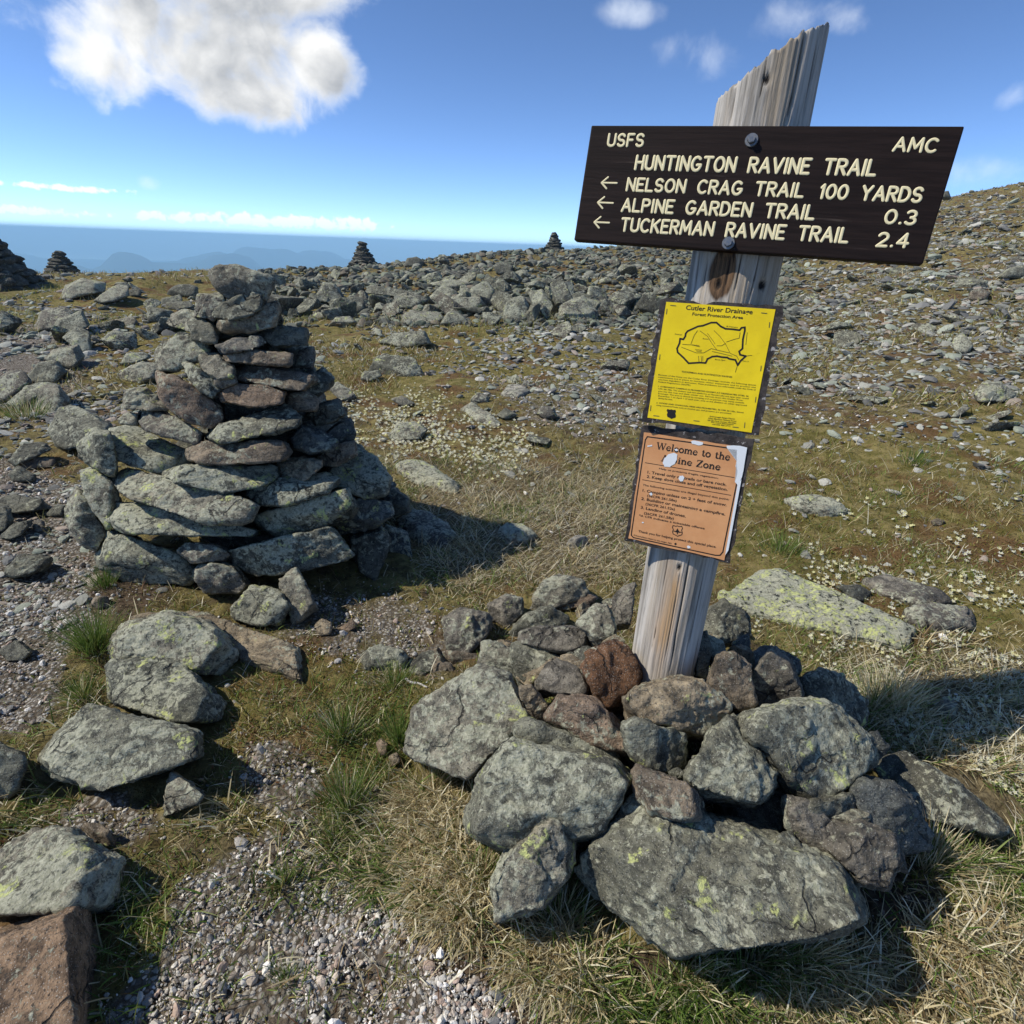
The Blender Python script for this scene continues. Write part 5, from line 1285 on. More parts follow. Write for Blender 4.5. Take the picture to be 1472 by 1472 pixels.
M_PLY = plywood_material(); M_INK = plain('black_ink', (.016, .013, .012), .6); M_STAPLE = plain('staple_steel', (.06, .055, .05), .5); M_WHITE = plain('bare_white_panel', (.72, .76, .78), .5)
SHIELD = [(-.42, .5), (-.16, .44), (0, .5), (.16, .44), (.42, .5), (.5, .3), (.40, .12), (.48, -.12), (.42, -.34), (.2, -.42), (0, -.52), (-.2, -.42), (-.42, -.34), (-.48, -.12), (-.40, .12), (-.5, .3)]


def emblem(pr, cx, cy, s):
    """outline of a shield at (cx, cy) as zoom pixels"""
    return [(cx + x * s, cy - y * s + x * s * .1) for x, y in SHIELD]


def yellow_notice():
    Z = (930, 425, 200 / 1472); q = [(205, 65), (1360, 145), (1105, 1450), (5, 1290)]
    pn = Panel([(Z[0] + x * Z[2], Z[1] + y * Z[2]) for x, y in q], 0.016)
    root = bpy.data.objects.new('notice_sign', None); C.objects.link(root); root.matrix_world = pn.mat
    tag(root, 'bright yellow paper notice with a map, stapled to a ragged dark board on the post', 'notice')
    link('backing_board', bm_mesh('backing_board', sheet(pn, Z, jag([(145, 38), (1440, 105), (1185, 1478), (-55, 1335)], 14, 11, 3), -.0012, .012), M_PLY), root)
    link('paper', bm_mesh('paper', sheet(pn, Z, q, 0, .0008), paper_material('yellow_paper', (.80, .59, .008), (.88, .66, .010), (.60, .44, .02))), root)
    p = Print(pn, Z)
    p.text('Cutler River Drainage', (410, 148), (1115, 197), (413, 98), .018); p.text('Forest Protection Area', (478, 208), (1015, 248), (481, 176), .02)
    p.build('heading', M_INK, root, .0003); p = Print(pn, Z)
    p.text('TUCKERMAN AND HUNTINGTON RAVINES', (365, 812), (900, 870), (366, 794), .01)
    rows = ['Because of the heavy use the Cutler River Drainage receives, the following special', 'restrictions are in place to increase visitor enjoyment and to protect the', 'area from degradation or destruction. These prohibitions are enforceable under the Code of', 'Federal Regulations (36CFR).']
    for i, t in enumerate(rows):
        y = 842 + i * 25; k = len(t) / 84 if i == 3 else 1
        p.text(t, (120, y), (120 + 1030 * min(k * 1.0, 1), y + 112 * min(k, 1)), (120, y - 14), .004)
    rows = [('1. OVERNIGHT CAMPING IS PROHIBITED EXCEPT AT DESIGNATED SITES, 36', 1, .012), ('CFR 261.58e. The shelters and tent platforms at Hermit Lake are open year round', 1, .004), ('you see the map and their winter use. Permits from the Cutler River', .94, .004), ('Drainage. The area is closed to camping and no person may camp outside', .95, .004), ('December 1 to April 1 of each year, only at the shelters or other approved', .98, .004), ('during this time.', .16, .004)]
    for i, (t, k, bo) in enumerate(rows):
        y = 965 + i * 25; p.text(t, (118, y), (118 + 955 * k, y + 106 * k), (118, y - 14), bo)
    for i, (t, k, bo) in enumerate((('2. WOOD AND CHARCOAL FIRES ARE PROHIBITED, 36 CFR 261.52a. Stoves', 1, .012), ('using contained fuels such as alcohol, gas, and propane are permitted.', .86, .004))):
        y = 1138 + i * 25; p.text(t, (98, y), (98 + 925 * k, y + 106 * k), (98, y - 14), bo)
    for i, (t, x0, x1) in enumerate((('Androscoggin Ranger District', 660, 930), ('White Mountain National Forest', 645, 945), ('300 Glen Road, Gorham, NH 03581', 640, 940), ('For more information', 680, 915), ('call 603 466 2713', 690, 880))):
        y = 1282 + i * 21; p.text(t, (x0, y), (x1, y + (x1 - x0) * .11), (x0, y - 15), .006)
    p.build('lettering', M_INK, root, .0003)
    m_ = Print(pn, Z)
    m_.line([(405, 430), (410, 400), (430, 375), (540, 325), (590, 318), (680, 285), (735, 285), (780, 325), (830, 350), (900, 355), (980, 365), (1000, 340), (1035, 335), (1035, 370), (1015, 460), (1010, 560), (975, 590), (985, 625), (1045, 640), (990, 690), (960, 735), (935, 680), (870, 668), (850, 655), (790, 650), (740, 640), (690, 645), (640, 670), (620, 712), (560, 708), (440, 715), (390, 660), (325, 600), (318, 560), (345, 500), (350, 455), (385, 462), (405, 430)], .0036)
    for ln in ([(535, 370), (500, 420), (465, 510)], [(560, 372), (640, 430), (690, 510), (740, 575)], [(640, 400), (700, 480), (720, 510)], [(710, 370), (770, 430), (830, 510), (880, 610), (950, 640), (970, 680)], [(840, 490), (930, 460), (975, 450), (985, 390)], [(365, 545), (430, 570), (520, 605), (600, 605), (680, 560), (760, 580), (870, 605)],
               [(375, 515), (470, 520), (560, 540)], [(690, 590), (780, 610), (900, 640)], [(955, 745), (935, 810)], [(545, 640), (550, 700)], [(572, 640), (578, 700)], [(590, 640), (590, 690)], [(1060, 390), (1045, 520)], [(1010, 640), (1110, 632)], [(740, 530), (790, 530), (830, 505)]):
        m_.line(ln, .0008)
    for t, l, r in (('Pinkham', (295, 412), (370, 420)), ('Mt Washington', (840, 330), (960, 342)), ('Lion Head', (480, 525), (550, 532)), ('Hermit Lake', (510, 575), (580, 582)), ('Ravine', (590, 460), (650, 466)), ('Boott Spur', (720, 680), (830, 690)), ('Route 16', (1010, 695), (1075, 702)), ('Cascade', (520, 590), (575, 596))):
        m_.text(t, l, r, (l[0], l[1] - 13), .006)
    m_.build('map_outline', M_INK, root, .0003)
    e = Print(pn, Z); e.poly(emblem(e, 258, 1252, 100)); eo = e.build('emblem', M_INK, root, .0004)
    f = Print(pn, Z); f.line(emblem(f, 258, 1252, 84) + emblem(f, 258, 1252, 84)[:1], .0006)
    f.poly([(258, 1222), (236, 1268), (281, 1272)]); f.line([(258, 1268), (257, 1284)], .0014); f.build('tree_mark', plain('dull_yellow', (.22, .17, .03)), eo, .0003)
    for x, y, vert in ((278, 105, 0), (212, 168, 1), (1240, 185, 0), (1298, 310, 1), (138, 650, 1), (1208, 770, 1), (1152, 1100, 1), (1036, 1370, 1), (42, 1190, 1), (100, 1272, 0), (938, 1392, 0), (525, 1325, 0)):
        s = Print(pn, Z); s.line([(x, y - 27), (x - 6, y + 27)] if vert else [(x - 30, y - 3), (x + 28, y + 3)], .0013)
        o = s.build('staple', M_STAPLE, root, .0006)


yellow_notice()

SER = {  # slab-serif title letters: (width, [(polyline, half width factor)])
 'W': (1.10, [([(.06, 1), (.32, 0)], 1.3), ([(.32, 0), (.55, .95)], .6), ([(.55, .95), (.78, 0)], 1.3), ([(.78, 0), (1.02, 1)], .6), ([(-.04, 1), (.22, 1)], .5), ([(.88, 1), (1.12, 1)], .5), ([(.45, 1), (.66, 1)], .5)]),
 'e': (.50, [(arc(.26, .32, .22, .32, 8, 180, 8), .8), (arc(.26, .32, .22, .32, 180, 320, 7), 1.3), ([(.06, .36), (.47, .36)], .5)]), 'l': (.30, [([(.15, 0), (.15, 1.02)], 1.3), ([(.02, 0), (.28, 0)], .5), ([(.03, 1.02), (.15, 1.02)], .5)]),
 'c': (.48, [(arc(.26, .32, .23, .32, 50, 130, 6), .7), (arc(.26, .32, .23, .32, 130, 315, 8), 1.25), ([(.40, .52), (.41, .50)], 1.2)]), 'o': (.55, [(arc(.27, .32, .23, .32, 60, 300, 10), 1.2), (arc(.27, .32, .23, .32, -60, 60, 8), 1.2)]),
 'm': (.92, [([(.12, 0), (.12, .64)], 1.3), ([(.12, .52), (.30, .64), (.45, .52), (.45, 0)], 1.2), ([(.45, .52), (.63, .64), (.78, .52), (.78, 0)], 1.2), ([(0, 0), (.24, 0)], .5), ([(.34, 0), (.57, 0)], .5), ([(.67, 0), (.90, 0)], .5), ([(0, .64), (.12, .64)], .5)]),
 't': (.38, [([(.16, .85), (.16, .12), (.24, .02), (.36, .06)], 1.2), ([(.02, .64), (.34, .64)], .5)]), 'h': (.62, [([(.12, 0), (.12, 1.02)], 1.3), ([(.12, .50), (.32, .64), (.48, .50), (.48, 0)], 1.2), ([(0, 0), (.24, 0)], .5), ([(.36, 0), (.60, 0)], .5), ([(0, 1.02), (.12, 1.02)], .5)]),
 'A': (.80, [([(.10, 0), (.38, 1)], .6), ([(.38, 1), (.68, 0)], 1.4), ([(.2, .34), (.56, .34)], .5), ([(0, 0), (.24, 0)], .5), ([(.54, 0), (.82, 0)], .5)]), 'p': (.60, [([(.12, -.32), (.12, .64)], 1.3), (arc(.30, .32, .22, .32, 150, -150, 11), 1.1), ([(0, -.32), (.26, -.32)], .5), ([(0, .64), (.12, .64)], .5)]),
 'i': (.30, [([(.15, 0), (.15, .64)], 1.3), ([(.02, 0), (.28, 0)], .5), ([(.03, .64), (.15, .64)], .5), ([(.15, .90), (.15, .91)], 1.5)]), 'n': (.62, [([(.12, 0), (.12, .64)], 1.3), ([(.12, .50), (.32, .64), (.48, .50), (.48, 0)], 1.2), ([(0, 0), (.24, 0)], .5), ([(.36, 0), (.60, 0)], .5), ([(0, .64), (.12, .64)], .5)]),
 'Z': (.72, [([(.10, .80), (.10, 1), (.62, 1)], .6), ([(.62, 1), (.08, 0)], 1.4), ([(.08, 0), (.64, 0), (.64, .22)], .6)]),
}


def serif(pr, text, l, r, top):
    a, e, q = pr.p(*l), pr.p(*r), pr.p(*top); dx = e - a; ln = np.linalg.norm(dx); dx /= ln; dy = np.array([-dx[1], dx[0]]); h = (q - a) @ dy
    x = 0; parts = []
    for ch in text:
        if ch == ' ': x += .42; continue
        w, st = SER[ch]; parts += [([(u + x, v) for u, v in ln_], k) for ln_, k in st]; x += w + .07
    sx_ = ln / (x - .07)
    for pts, k in parts:
        P = [a + dx * u * sx_ + dy * v * h for u, v in pts]; wd = h * .15 * k
        for u, v in zip(P[:-1], P[1:]):
            t = v - u; L = np.linalg.norm(t)
            if L < 1e-7: continue
            t /= L; n = np.array([-t[1], t[0]]) * wd / 2; ex = t * wd * .3
            pr.add(np.array([u - ex + n, u - ex - n, v + ex - n, v + ex + n]), np.array([[0, 1, 2], [0, 2, 3]]))


def orange_notice():
    Z = (895, 610, 190 / 1398); q = [(225, 85), (1315, 245), (1075, 1440), (60, 1205)]
    pn = Panel([(Z[0] + x * Z[2], Z[1] + y * Z[2]) for x, y in q], 0.016)
    root = bpy.data.objects.new('notice_sign', None); C.objects.link(root); root.matrix_world = pn.mat
    tag(root, 'peeling orange notice with black border and white torn patches, lower sign on the post', 'notice')
    link('backing_board', bm_mesh('backing_board', sheet(pn, Z, jag([(205, 15), (1392, 160), (1130, 1475), (18, 1235)], 12, 9, 5), -.0022, .010), M_PLY), root)
    link('panel', bm_mesh('panel', sheet(pn, Z, jag(q, 10, 4, 8), 0, .0016), paper_material('orange_panel', (.60, .285, .12), (.67, .34, .15), (.46, .23, .10))), root)
    b = Print(pn, Z)
    c = [(300, 128), (1190, 258), (1225, 300), (1032, 1370), (1000, 1392), (115, 1197), (92, 1165), (238, 160), (262, 128)]
    b.line([(262, 130), (725, 192)], .0026); b.line([(850, 212), (1225, 265)], .0026); b.line([(1212, 600), (1060, 1350), (1030, 1385), (985, 1385), (115, 1197), (92, 1172), (95, 1140), (240, 165), (262, 130)], .0026)
    b.line([(238, 405), (1180, 562)], .0013); b.line([(210, 585), (1145, 750)], .0013)
    b.build('border', M_INK, root, .0003)
    p = Print(pn, Z)
    serif(p, 'Welcome to the', (358, 258), (1130, 380), (372, 192)); serif(p, 'Alpine Zone', (405, 386), (1028, 482), (415, 322))
    p.build('heading', M_INK, root, .0003); p = Print(pn, Z)
    body = [('Help us preserve fragile vegetation:', (385, 474), (1012, 578), 18, .012), ('1. Travel only on trails or bare rock.', (262, 517), (1098, 652), 29, .02), ('2. Keep dogs close and off vegetation.', (255, 564), (1110, 704), 29, .02),
            ('The following activities are illegal beyond this point:', (212, 648), (1125, 804), 20, .012), ('1. Camping unless on 2 + feet of snow.', (210, 710), (1098, 866), 29, .02), ('(36CFR 261.58e)', (258, 765), (570, 820), 25, .018),
            ('2. Building or maintaining a campfire.', (196, 797), (1085, 965), 29, .02), ('(36CFR 261.52a)', (242, 852), (552, 910), 25, .018), ('3. Landing of drones.', (190, 890), (668, 985), 29, .02), ('(36CFR 261.58y)', (225, 950), (540, 1008), 25, .018),
            ('*A CFR indicates a ticketable offense', (172, 972), (866, 1112), 22, .014), ('Thank you for helping protect this special place.', (165, 1140), (990, 1308), 24, .016), ('If found please return to the ranger, NH', (118, 1178), (515, 1268), 16, .012)]
    for t, l, r, h, bo in body: p.text(t, l, r, (l[0] + h * .15, l[1] - h), bo)
    p.build('lettering', M_INK, root, .0003)
    e = Print(pn, Z); em = emblem(e, 580, 1127, 108); e.line(em + em[:1], .0016); e.poly([(580, 1098), (556, 1140), (606, 1146)]); e.line([(580, 1140), (579, 1158)], .0022); e.line([(540, 1128), (560, 1131)], .0018); e.line([(602, 1138), (622, 1141)], .0018); e.poly([(545, 1262), (565, 1250), (573, 1270), (555, 1278)])
    e.build('emblem', M_INK, root, .0004)
    for i, (pts) in enumerate(([(425, 410), (440, 360), (480, 318), (545, 300), (580, 320), (575, 370), (550, 420), (500, 452), (445, 448)], [(590, 570), (605, 540), (635, 540), (655, 565), (640, 598), (610, 603)], [(725, 180), (760, 170), (850, 190), (848, 212), (800, 222), (735, 205)],
                               [(1100, 225), (1170, 222), (1318, 245), (1292, 400), (1262, 560), (1215, 640), (1188, 610), (1215, 520), (1195, 440), (1212, 370), (1185, 300), (1210, 268), (1110, 258)], [(258, 225), (310, 215), (318, 230), (265, 238)], [(280, 735), (300, 720), (318, 738), (300, 755)], [(680, 1290), (715, 1288), (718, 1308), (690, 1312)], [(205, 1030), (222, 1030), (222, 1046), (207, 1044)], [(545, 262), (575, 258), (590, 275), (560, 282)], [(1215, 640), (1258, 580), (1120, 1330), (1085, 1385), (1095, 1320)])):
        s = Print(pn, Z); s.poly(jag(pts, 2, 3, 20 + i)); o = s.build('torn_patch', M_WHITE, root, .0008, 'bare white torn patch')


orange_notice()

# ------------------------------------------------------------------ ground cover
def spots(n, r0, r1, seed, azm=1.1):
    rg = np.random.default_rng(seed); r = np.exp(rg.uniform(math.log(r0), math.log(r1), n)); a = rg.uniform(-azm, azm, n)
    x, y = r * np.sin(a), r * np.cos(a); return np.stack([x, y, terrain(x, y)], -1), rg


def zones(P):
    px, py, _ = project(P); W = P * (1, 1, 0)
    return [zlook(Z, px, py, W) for Z in (Z_GRAVEL, Z_GREEN, Z_STRAW, Z_SOIL)]


def pebble_mesh(name, P, size, cols, flat, level, seed, sink=0.25):
    """many small stones in one sheet: each a rounded lump turned its own way"""
    rg = np.random.default_rng(seed); S, T = ico(level); protos = []
    for k in range(10):
        N_ = rg.normal(size=(9, 3)); N_ /= np.linalg.norm(N_, axis=1, keepdims=True); D_ = rg.uniform(.6, 1, 9)
        q = (np.maximum(S @ N_.T, 0.2) / D_); r = ((q ** 30).sum(1)) ** (-1 / 30); v = S * np.minimum(r, 1.3)[:, None]; protos.append(v / np.abs(v).max())
    n = len(P); ns = len(S); which = rg.integers(0, 10, n); V = np.empty((n, ns, 3), np.float32)
    yaw = rg.uniform(0, 6.28, n); asp = rg.uniform(.65, 1, n); tx, ty = rg.normal(0, .25, n), rg.normal(0, .25, n)
    for k in range(10):
        m_ = which == k; v = protos[k][None] * (size[m_, None, None] / 2) * np.stack([np.ones(m_.sum()), asp[m_], flat[m_]], -1)[:, None]
        c, s = np.cos(yaw[m_])[:, None], np.sin(yaw[m_])[:, None]
        x, y, z = v[..., 0] * c - v[..., 1] * s, v[..., 0] * s + v[..., 1] * c, v[..., 2]
        z = z + x * tx[m_, None] + y * ty[m_, None]
        V[m_] = np.stack([x, y, z], -1)
    V += (P + np.stack([0 * size, 0 * size, size * flat * (0.5 - sink)], -1))[:, None]
    F = (T[None] + (np.arange(n) * ns)[:, None, None]).reshape(-1, 3)
    return mesh_np(name, V.reshape(-1, 3), F, False, M_STONE, np.repeat(cols, ns, 0))


def pick(rg, pal, n, jit=.15):
    pal = np.array(pal); return np.clip(pal[rg.integers(0, len(pal), n)] * rg.uniform(1 - jit, 1 + jit, (n, 1)), 0, 1)


PEB = [(.52, .49, .43), (.62, .59, .52), (.30, .29, .27), (.42, .39, .34), (.48, .41, .33), (.20, .20, .19), (.38, .29, .23), (.72, .69, .63), (.28, .24, .20)]
P, rg = spots(250000, 0.55, 7.0, 201); g, e, s, so = zones(P); px, py, _ = project(P)
r = np.hypot(P[:, 0], P[:, 1])
k = (rg.uniform(0, 1, len(P)) < np.clip(g - .10, 0, 1) ** 1.2 * 0.85 * sstep(vnoise(P * (14, 14, 0), 95), -.9, .1) * np.clip(1.6 - r * .2, .25, 1) + .006 + .03 * ((px < 660) & (py > 830)) + .05 * so) & ~occupied(P[:, 0], P[:, 1]); P = P[k]; r = r[k]
sz = np.exp(rg.normal(math.log(.0056), .5, len(P))) * np.clip(r / 1.6, .9, 3)
big = rg.uniform(0, 1, len(P)) < .014; sz[big] *= 2.8; sz = np.minimum(sz, .035)
o = link('gravel', pebble_mesh('gravel', P, sz, pick(rg, PEB, len(P), .3) * 1.12, rg.uniform(.55, .9, len(P)), 2, 5)); tag(o, kind='stuff')
P, rg = spots(165000, 2.3, 62, 203); g, e, s, so = zones(P); px, py, _ = project(P); az = np.arctan2(P[:, 0], P[:, 1]); r = np.hypot(P[:, 0], P[:, 1])
pr = 0.05 + 0.85 * sstep(px, 980, 1120) * sstep(r, 4.5, 7) + .5 * g + .75 * sstep(vnoise(P * (.6, .6, 0), 90), -.2, .4) * sstep(r, 3.0, 5.5)
pr += .7 * ((py < 470) & (px > 380)) + .10 * sstep(px, 200, 0) * sstep(r, 2, 4)
pr *= 0.35 + 0.65 * sstep(vnoise(P * (1.3, 1.3, 0), 91), -.35, .35)
k = (rg.uniform(0, 1, len(P)) < pr) & ~occupied(P[:, 0], P[:, 1]); P = P[k]; r = r[k]
sz = np.exp(rg.normal(math.log(.033), .6, len(P))) * np.clip((r / 5) ** .7, .6, 4.0)
far = (py[k] < 470) & (px[k] > 380) & (px[k] < 1150); sz[far] *= 1.5; sz = np.minimum(sz, .5); sz = np.minimum(sz, .035 + .018 * r)
STN = [(.20, .20, .17), (.27, .27, .23), (.15, .15, .14), (.36, .355, .31), (.22, .24, .19), (.25, .21, .17), (.11, .11, .10), (.27, .29, .23)]
SC_ = pick(rg, STN, len(P), .25); SC_[~far] *= 1.25; SC_[far] *= [.74, .76, .69]
fl = np.where(far, rg.uniform(.3, .65, len(P)), rg.uniform(.18, .5, len(P)))
o = link('rubble', pebble_mesh('rubble', P, sz, SC_, fl, 2, 6, .3)); tag(o, kind='stuff')


def blades(name, P, L, W, az, tilt, bend, cols, side, mat=None):
    """thin curved leaves; tilt is the lean from upright at the root, bend what is added to it by the tip"""
    n = len(P); s = np.array([0, .38, .72, 1.0]); pos = [P]; cur = P.astype(float).copy()
    hd = np.stack([np.sin(az), np.cos(az), 0 * az], -1); up = np.array([0, 0, 1.0])
    wd = np.stack([np.cos(side), np.sin(side), 0 * side], -1)
    for i in range(1, 4):
        a = tilt + bend * (s[i - 1] + s[i]) / 2; cur = cur + (hd * np.sin(a)[:, None] + up * np.cos(a)[:, None]) * (L * (s[i] - s[i - 1]))[:, None]; pos.append(cur.copy())
    wid = [1.0, .9, .6]; V = np.empty((n, 7, 3), np.float32)
    for i in range(3):
        V[:, 2 * i] = pos[i] + wd * (W * wid[i] / 2)[:, None]; V[:, 2 * i + 1] = pos[i] - wd * (W * wid[i] / 2)[:, None]
    V[:, 6] = pos[3]
    b = (np.arange(n) * 7)[:, None]
    Q = np.concatenate([b + np.array([[0, 1, 3, 2]]), b + np.array([[2, 3, 5, 4]])]); T = b + np.array([[4, 5, 6]])
    return mesh_np(name, V.reshape(-1, 3), [Q, T], True, mat or M_GRASS, np.repeat(cols, 7, 0))


STRAW = [(.66, .56, .32), (.74, .66, .43), (.50, .41, .22), (.82, .77, .58), (.58, .51, .31), (.34, .25, .13)]
GREEN = [(.13, .22, .035), (.20, .29, .06), (.08, .15, .025), (.25, .31, .10), (.15, .18, .045)]
OLIVE = [(.23, .19, .05), (.30, .26, .08), (.15, .10, .035), (.20, .21, .05), (.36, .31, .14), (.21, .10, .045)]


def clumped(n, r0, r1, seed, per, spread):
    P, rg = spots(n // per, r0, r1, seed); C_ = np.repeat(P, per, 0); r = np.hypot(C_[:, 0], C_[:, 1])
    off = rg.normal(0, 1, (len(C_), 2)) * (spread * np.clip(r / 1.5, .8, 6))[:, None]
    Q = C_.copy(); Q[:, :2] += off; Q[:, 2] = terrain(Q[:, 0], Q[:, 1]); return Q, np.arctan2(off[:, 0], off[:, 1]), rg


def sward(name, n, r0, r1, seed, per, spread, want, length, width, palette, tilt, bend, lean=None, keep_off=True):
    Q, out, rg = clumped(n, r0, r1, seed, per, spread); z = zones(Q)
    px, py, _ = project(Q)
    k = rg.uniform(0, 1, len(Q)) < want(Q, px, py, *z)
    if keep_off: k &= ~occupied(Q[:, 0], Q[:, 1])
    Q, out = Q[k], out[k]; z = [a[k] for a in z]; n = len(Q); r = np.hypot(Q[:, 0], Q[:, 1])
    L = rg.uniform(*length, n) * np.clip((r / 2.5) ** .5, .9, 3); W = np.maximum(rg.uniform(*width, n), r * .00075)
    az = out + rg.normal(0, .7, n)
    if lean is not None: az = np.where(rg.uniform(0, 1, n) < .55, lean + rg.normal(0, .6, n), az)
    cols = palette(rg, n, Q, *z)
    Q[:, 2] -= .004
    o = link(name, blades(name, Q, L, W, az, rg.uniform(*tilt, n), rg.uniform(*bend, n), cols, rg.uniform(0, 3.14, n))); tag(o, kind='stuff')
    return o


def mixpal(a, b, w, rg):
    return np.where((rg.uniform(0, 1, len(w)) < w)[:, None], a, b)


sward('straw_grass', 280000, .6, 4.6, 301, 26, .022, lambda Q, px, py, g, e, s, so: np.clip(s * 1.25 - .12, 0, 1) * (1 - so) * (1 - .8 * np.clip(g, 0, 1)) * sstep(vnoise(Q * (6, 6, 0), 71), -.75, .0),
      (.04, .11), (.0024, .0046), lambda rg, n, Q, g, e, s, so: mixpal(pick(rg, GREEN, n), pick(rg, STRAW, n), np.clip(.10 + 1.0 * sstep(vnoise(Q * (3, 3, 0), 72), -.25, .4) * e, 0, .85), rg), (.25, 1.2), (.2, 1.1), math.radians(215))
sward('short_turf', 330000, .6, 3.2, 307, 12, .02, lambda Q, px, py, g, e, s, so: np.clip(.75 - so * .6, 0, 1) * (1 - .9 * sstep(g, .15, .6)) * sstep(vnoise(Q * (7, 7, 0), 79), -.9, .1),
      (.010, .038), (.0014, .0030), lambda rg, n, Q, g, e, s, so: mixpal(pick(rg, GREEN, n), mixpal(pick(rg, OLIVE, n), pick(rg, STRAW, n), np.clip(.55 - .4 * vnoise(Q * (4, 4, 0), 81), 0, 1), rg), np.clip(.15 + .5 * e * sstep(vnoise(Q * (2.6, 2.6, 0), 80), -.3, .5), 0, .8), rg), (.3, 1.45), (.1, .8))
sward('green_grass', 150000, .6, 4.6, 302, 22, .018, lambda Q, px, py, g, e, s, so: np.clip(e * 1.0 - .18, 0, 1) * (1 - so * .9) * (1 - .85 * np.clip(g, 0, 1)) * (1 - .5 * s) * sstep(vnoise(Q * (5, 5, 0), 73), -.5, .3),
      (.025, .075), (.0016, .0030), lambda rg, n, Q, g, e, s, so: mixpal(pick(rg, GREEN, n), mixpal(pick(rg, OLIVE, n), pick(rg, STRAW, n), np.full(n, .7), rg), np.clip(.25 + .6 * vnoise(Q * (3, 3, 0), 74), .08, .85), rg), (.1, .9), (.2, 1.0))
# mat of crowberry, sedge and moss over the open turf
sward('turf_mat', 230000, 1.2, 12.0, 303, 18, .03, lambda Q, px, py, g, e, s, so: np.clip(e * 1.1, 0.08, 1) * (1 - .8 * np.clip(g, 0, 1)) * (1 - .6 * so) * sstep(vnoise(Q * (2.5, 2.5, 0), 75), -.8, .2),
      (.010, .024), (.003, .007), lambda rg, n, Q, g, e, s, so: mixpal(pick(rg, [(.22, .24, .04), (.32, .31, .07), (.14, .16, .025), (.28, .23, .07)], n), pick(rg, OLIVE, n), np.clip(.5 + .7 * vnoise(Q * (1.1, 1.1, 0), 76), .1, .9), rg), (.2, 1.3), (.1, .6))
sward('mountain_turf', 200000, 5.5, 60, 304, 16, .035, lambda Q, px, py, g, e, s, so: (.35 + .5 * e) * sstep(vnoise(Q * (1.3, 1.3, 0), 77), -.2, .2) * (1 - .75 * ((py < 455) & (px > 430) & (px < 1050))),
      (.03, .075), (.005, .012), lambda rg, n, Q, g, e, s, so: mixpal(pick(rg, [(.27, .26, .07), (.35, .34, .11), (.20, .23, .05)], n), mixpal(pick(rg, OLIVE, n), pick(rg, STRAW, n), np.full(n, .6), rg), np.clip(.45 + .8 * vnoise(Q * (.35, .35, 0), 78), .08, .9), rg), (.2, 1.2), (.1, .8))
sward('dead_stalks', 60000, 1.6, 7.0, 305, 9, .03, lambda Q, px, py, g, e, s, so: np.clip(s * 1.2 - .1, 0.03, 1) * (1 - .8 * g), (.05, .10), (.0016, .003), lambda rg, n, Q, g, e, s, so: pick(rg, [(.66, .60, .43), (.56, .48, .28), (.70, .66, .52)], n), (.5, 1.3), (.1, .7), math.radians(100))

# white cushion flowers
FLW = [(490, 560, 640, 640, 700), (560, 600, 770, 660, 500), (660, 630, 760, 690, 150), (1080, 830, 1472, 960, 500), (1290, 1000, 1420, 1070, 190), (1170, 960, 1300, 1020, 140), (1380, 940, 1472, 1180, 260), (1170, 800, 1330, 850, 90), (1130, 720, 1472, 850, 160), (200, 480, 300, 540, 60), (1390, 1100, 1472, 1200, 60)]
rgf = np.random.default_rng(401); FP = []
for x0, y0, x1, y1, n in FLW:
    c = np.stack([rgf.uniform(x0, x1, max(n // 7, 1)), rgf.uniform(y0, y1, max(n // 7, 1))], -1); q = np.repeat(c, 7, 0) + rgf.normal(0, 1, (len(c) * 7, 2)) * [9, 5]
    t = march(q[:, 0], q[:, 1], n=260); ok = ~np.isnan(t); FP.append(CAM + ray(q[ok, 0], q[ok, 1]) * t[ok][:, None])
FP = np.vstack(FP); FP = FP[~occupied(FP[:, 0], FP[:, 1])]; n = len(FP); rad = rgf.uniform(.006, .0095, n) * np.clip(np.hypot(FP[:, 0], FP[:, 1]) / 2.2, .9, 1.7); nrm = rgf.normal(0, .35, (n, 3)) + [0, -.35, 1]; nrm /= np.linalg.norm(nrm, axis=1, keepdims=True)
t1 = np.cross(nrm, [1, 0, 0]); t1 /= np.linalg.norm(t1, axis=1, keepdims=True); t2 = np.cross(nrm, t1); V = np.empty((n, 11, 3)); FP[:, 2] += rgf.uniform(.008, .022, n)
for k in range(10):
    a = k * math.pi / 5; rr = 1 if k % 2 == 0 else .5
    V[:, k] = FP + (t1 * math.cos(a) + t2 * math.sin(a)) * (rad * rr)[:, None] + nrm * (rad * .25 * (k % 2 == 0))[:, None]
V[:, 10] = FP
k = np.arange(10); F = (np.stack([k, (k + 1) % 10, np.full(10, 10)], -1)[None] + (np.arange(n) * 11)[:, None, None]).reshape(-1, 3)
cf = np.tile(np.array([.80, .80, .74]), (n, 11, 1)); cf[:, 10] = (.62, .60, .22); yl = rgf.uniform(0, 1, n) < .22; cf[yl] = (.72, .70, .36)
o = link('white_flowers', mesh_np('white_flowers', V.reshape(-1, 3), F, False, M_PETAL, cf.reshape(-1, 3))); tag(o, kind='stuff')

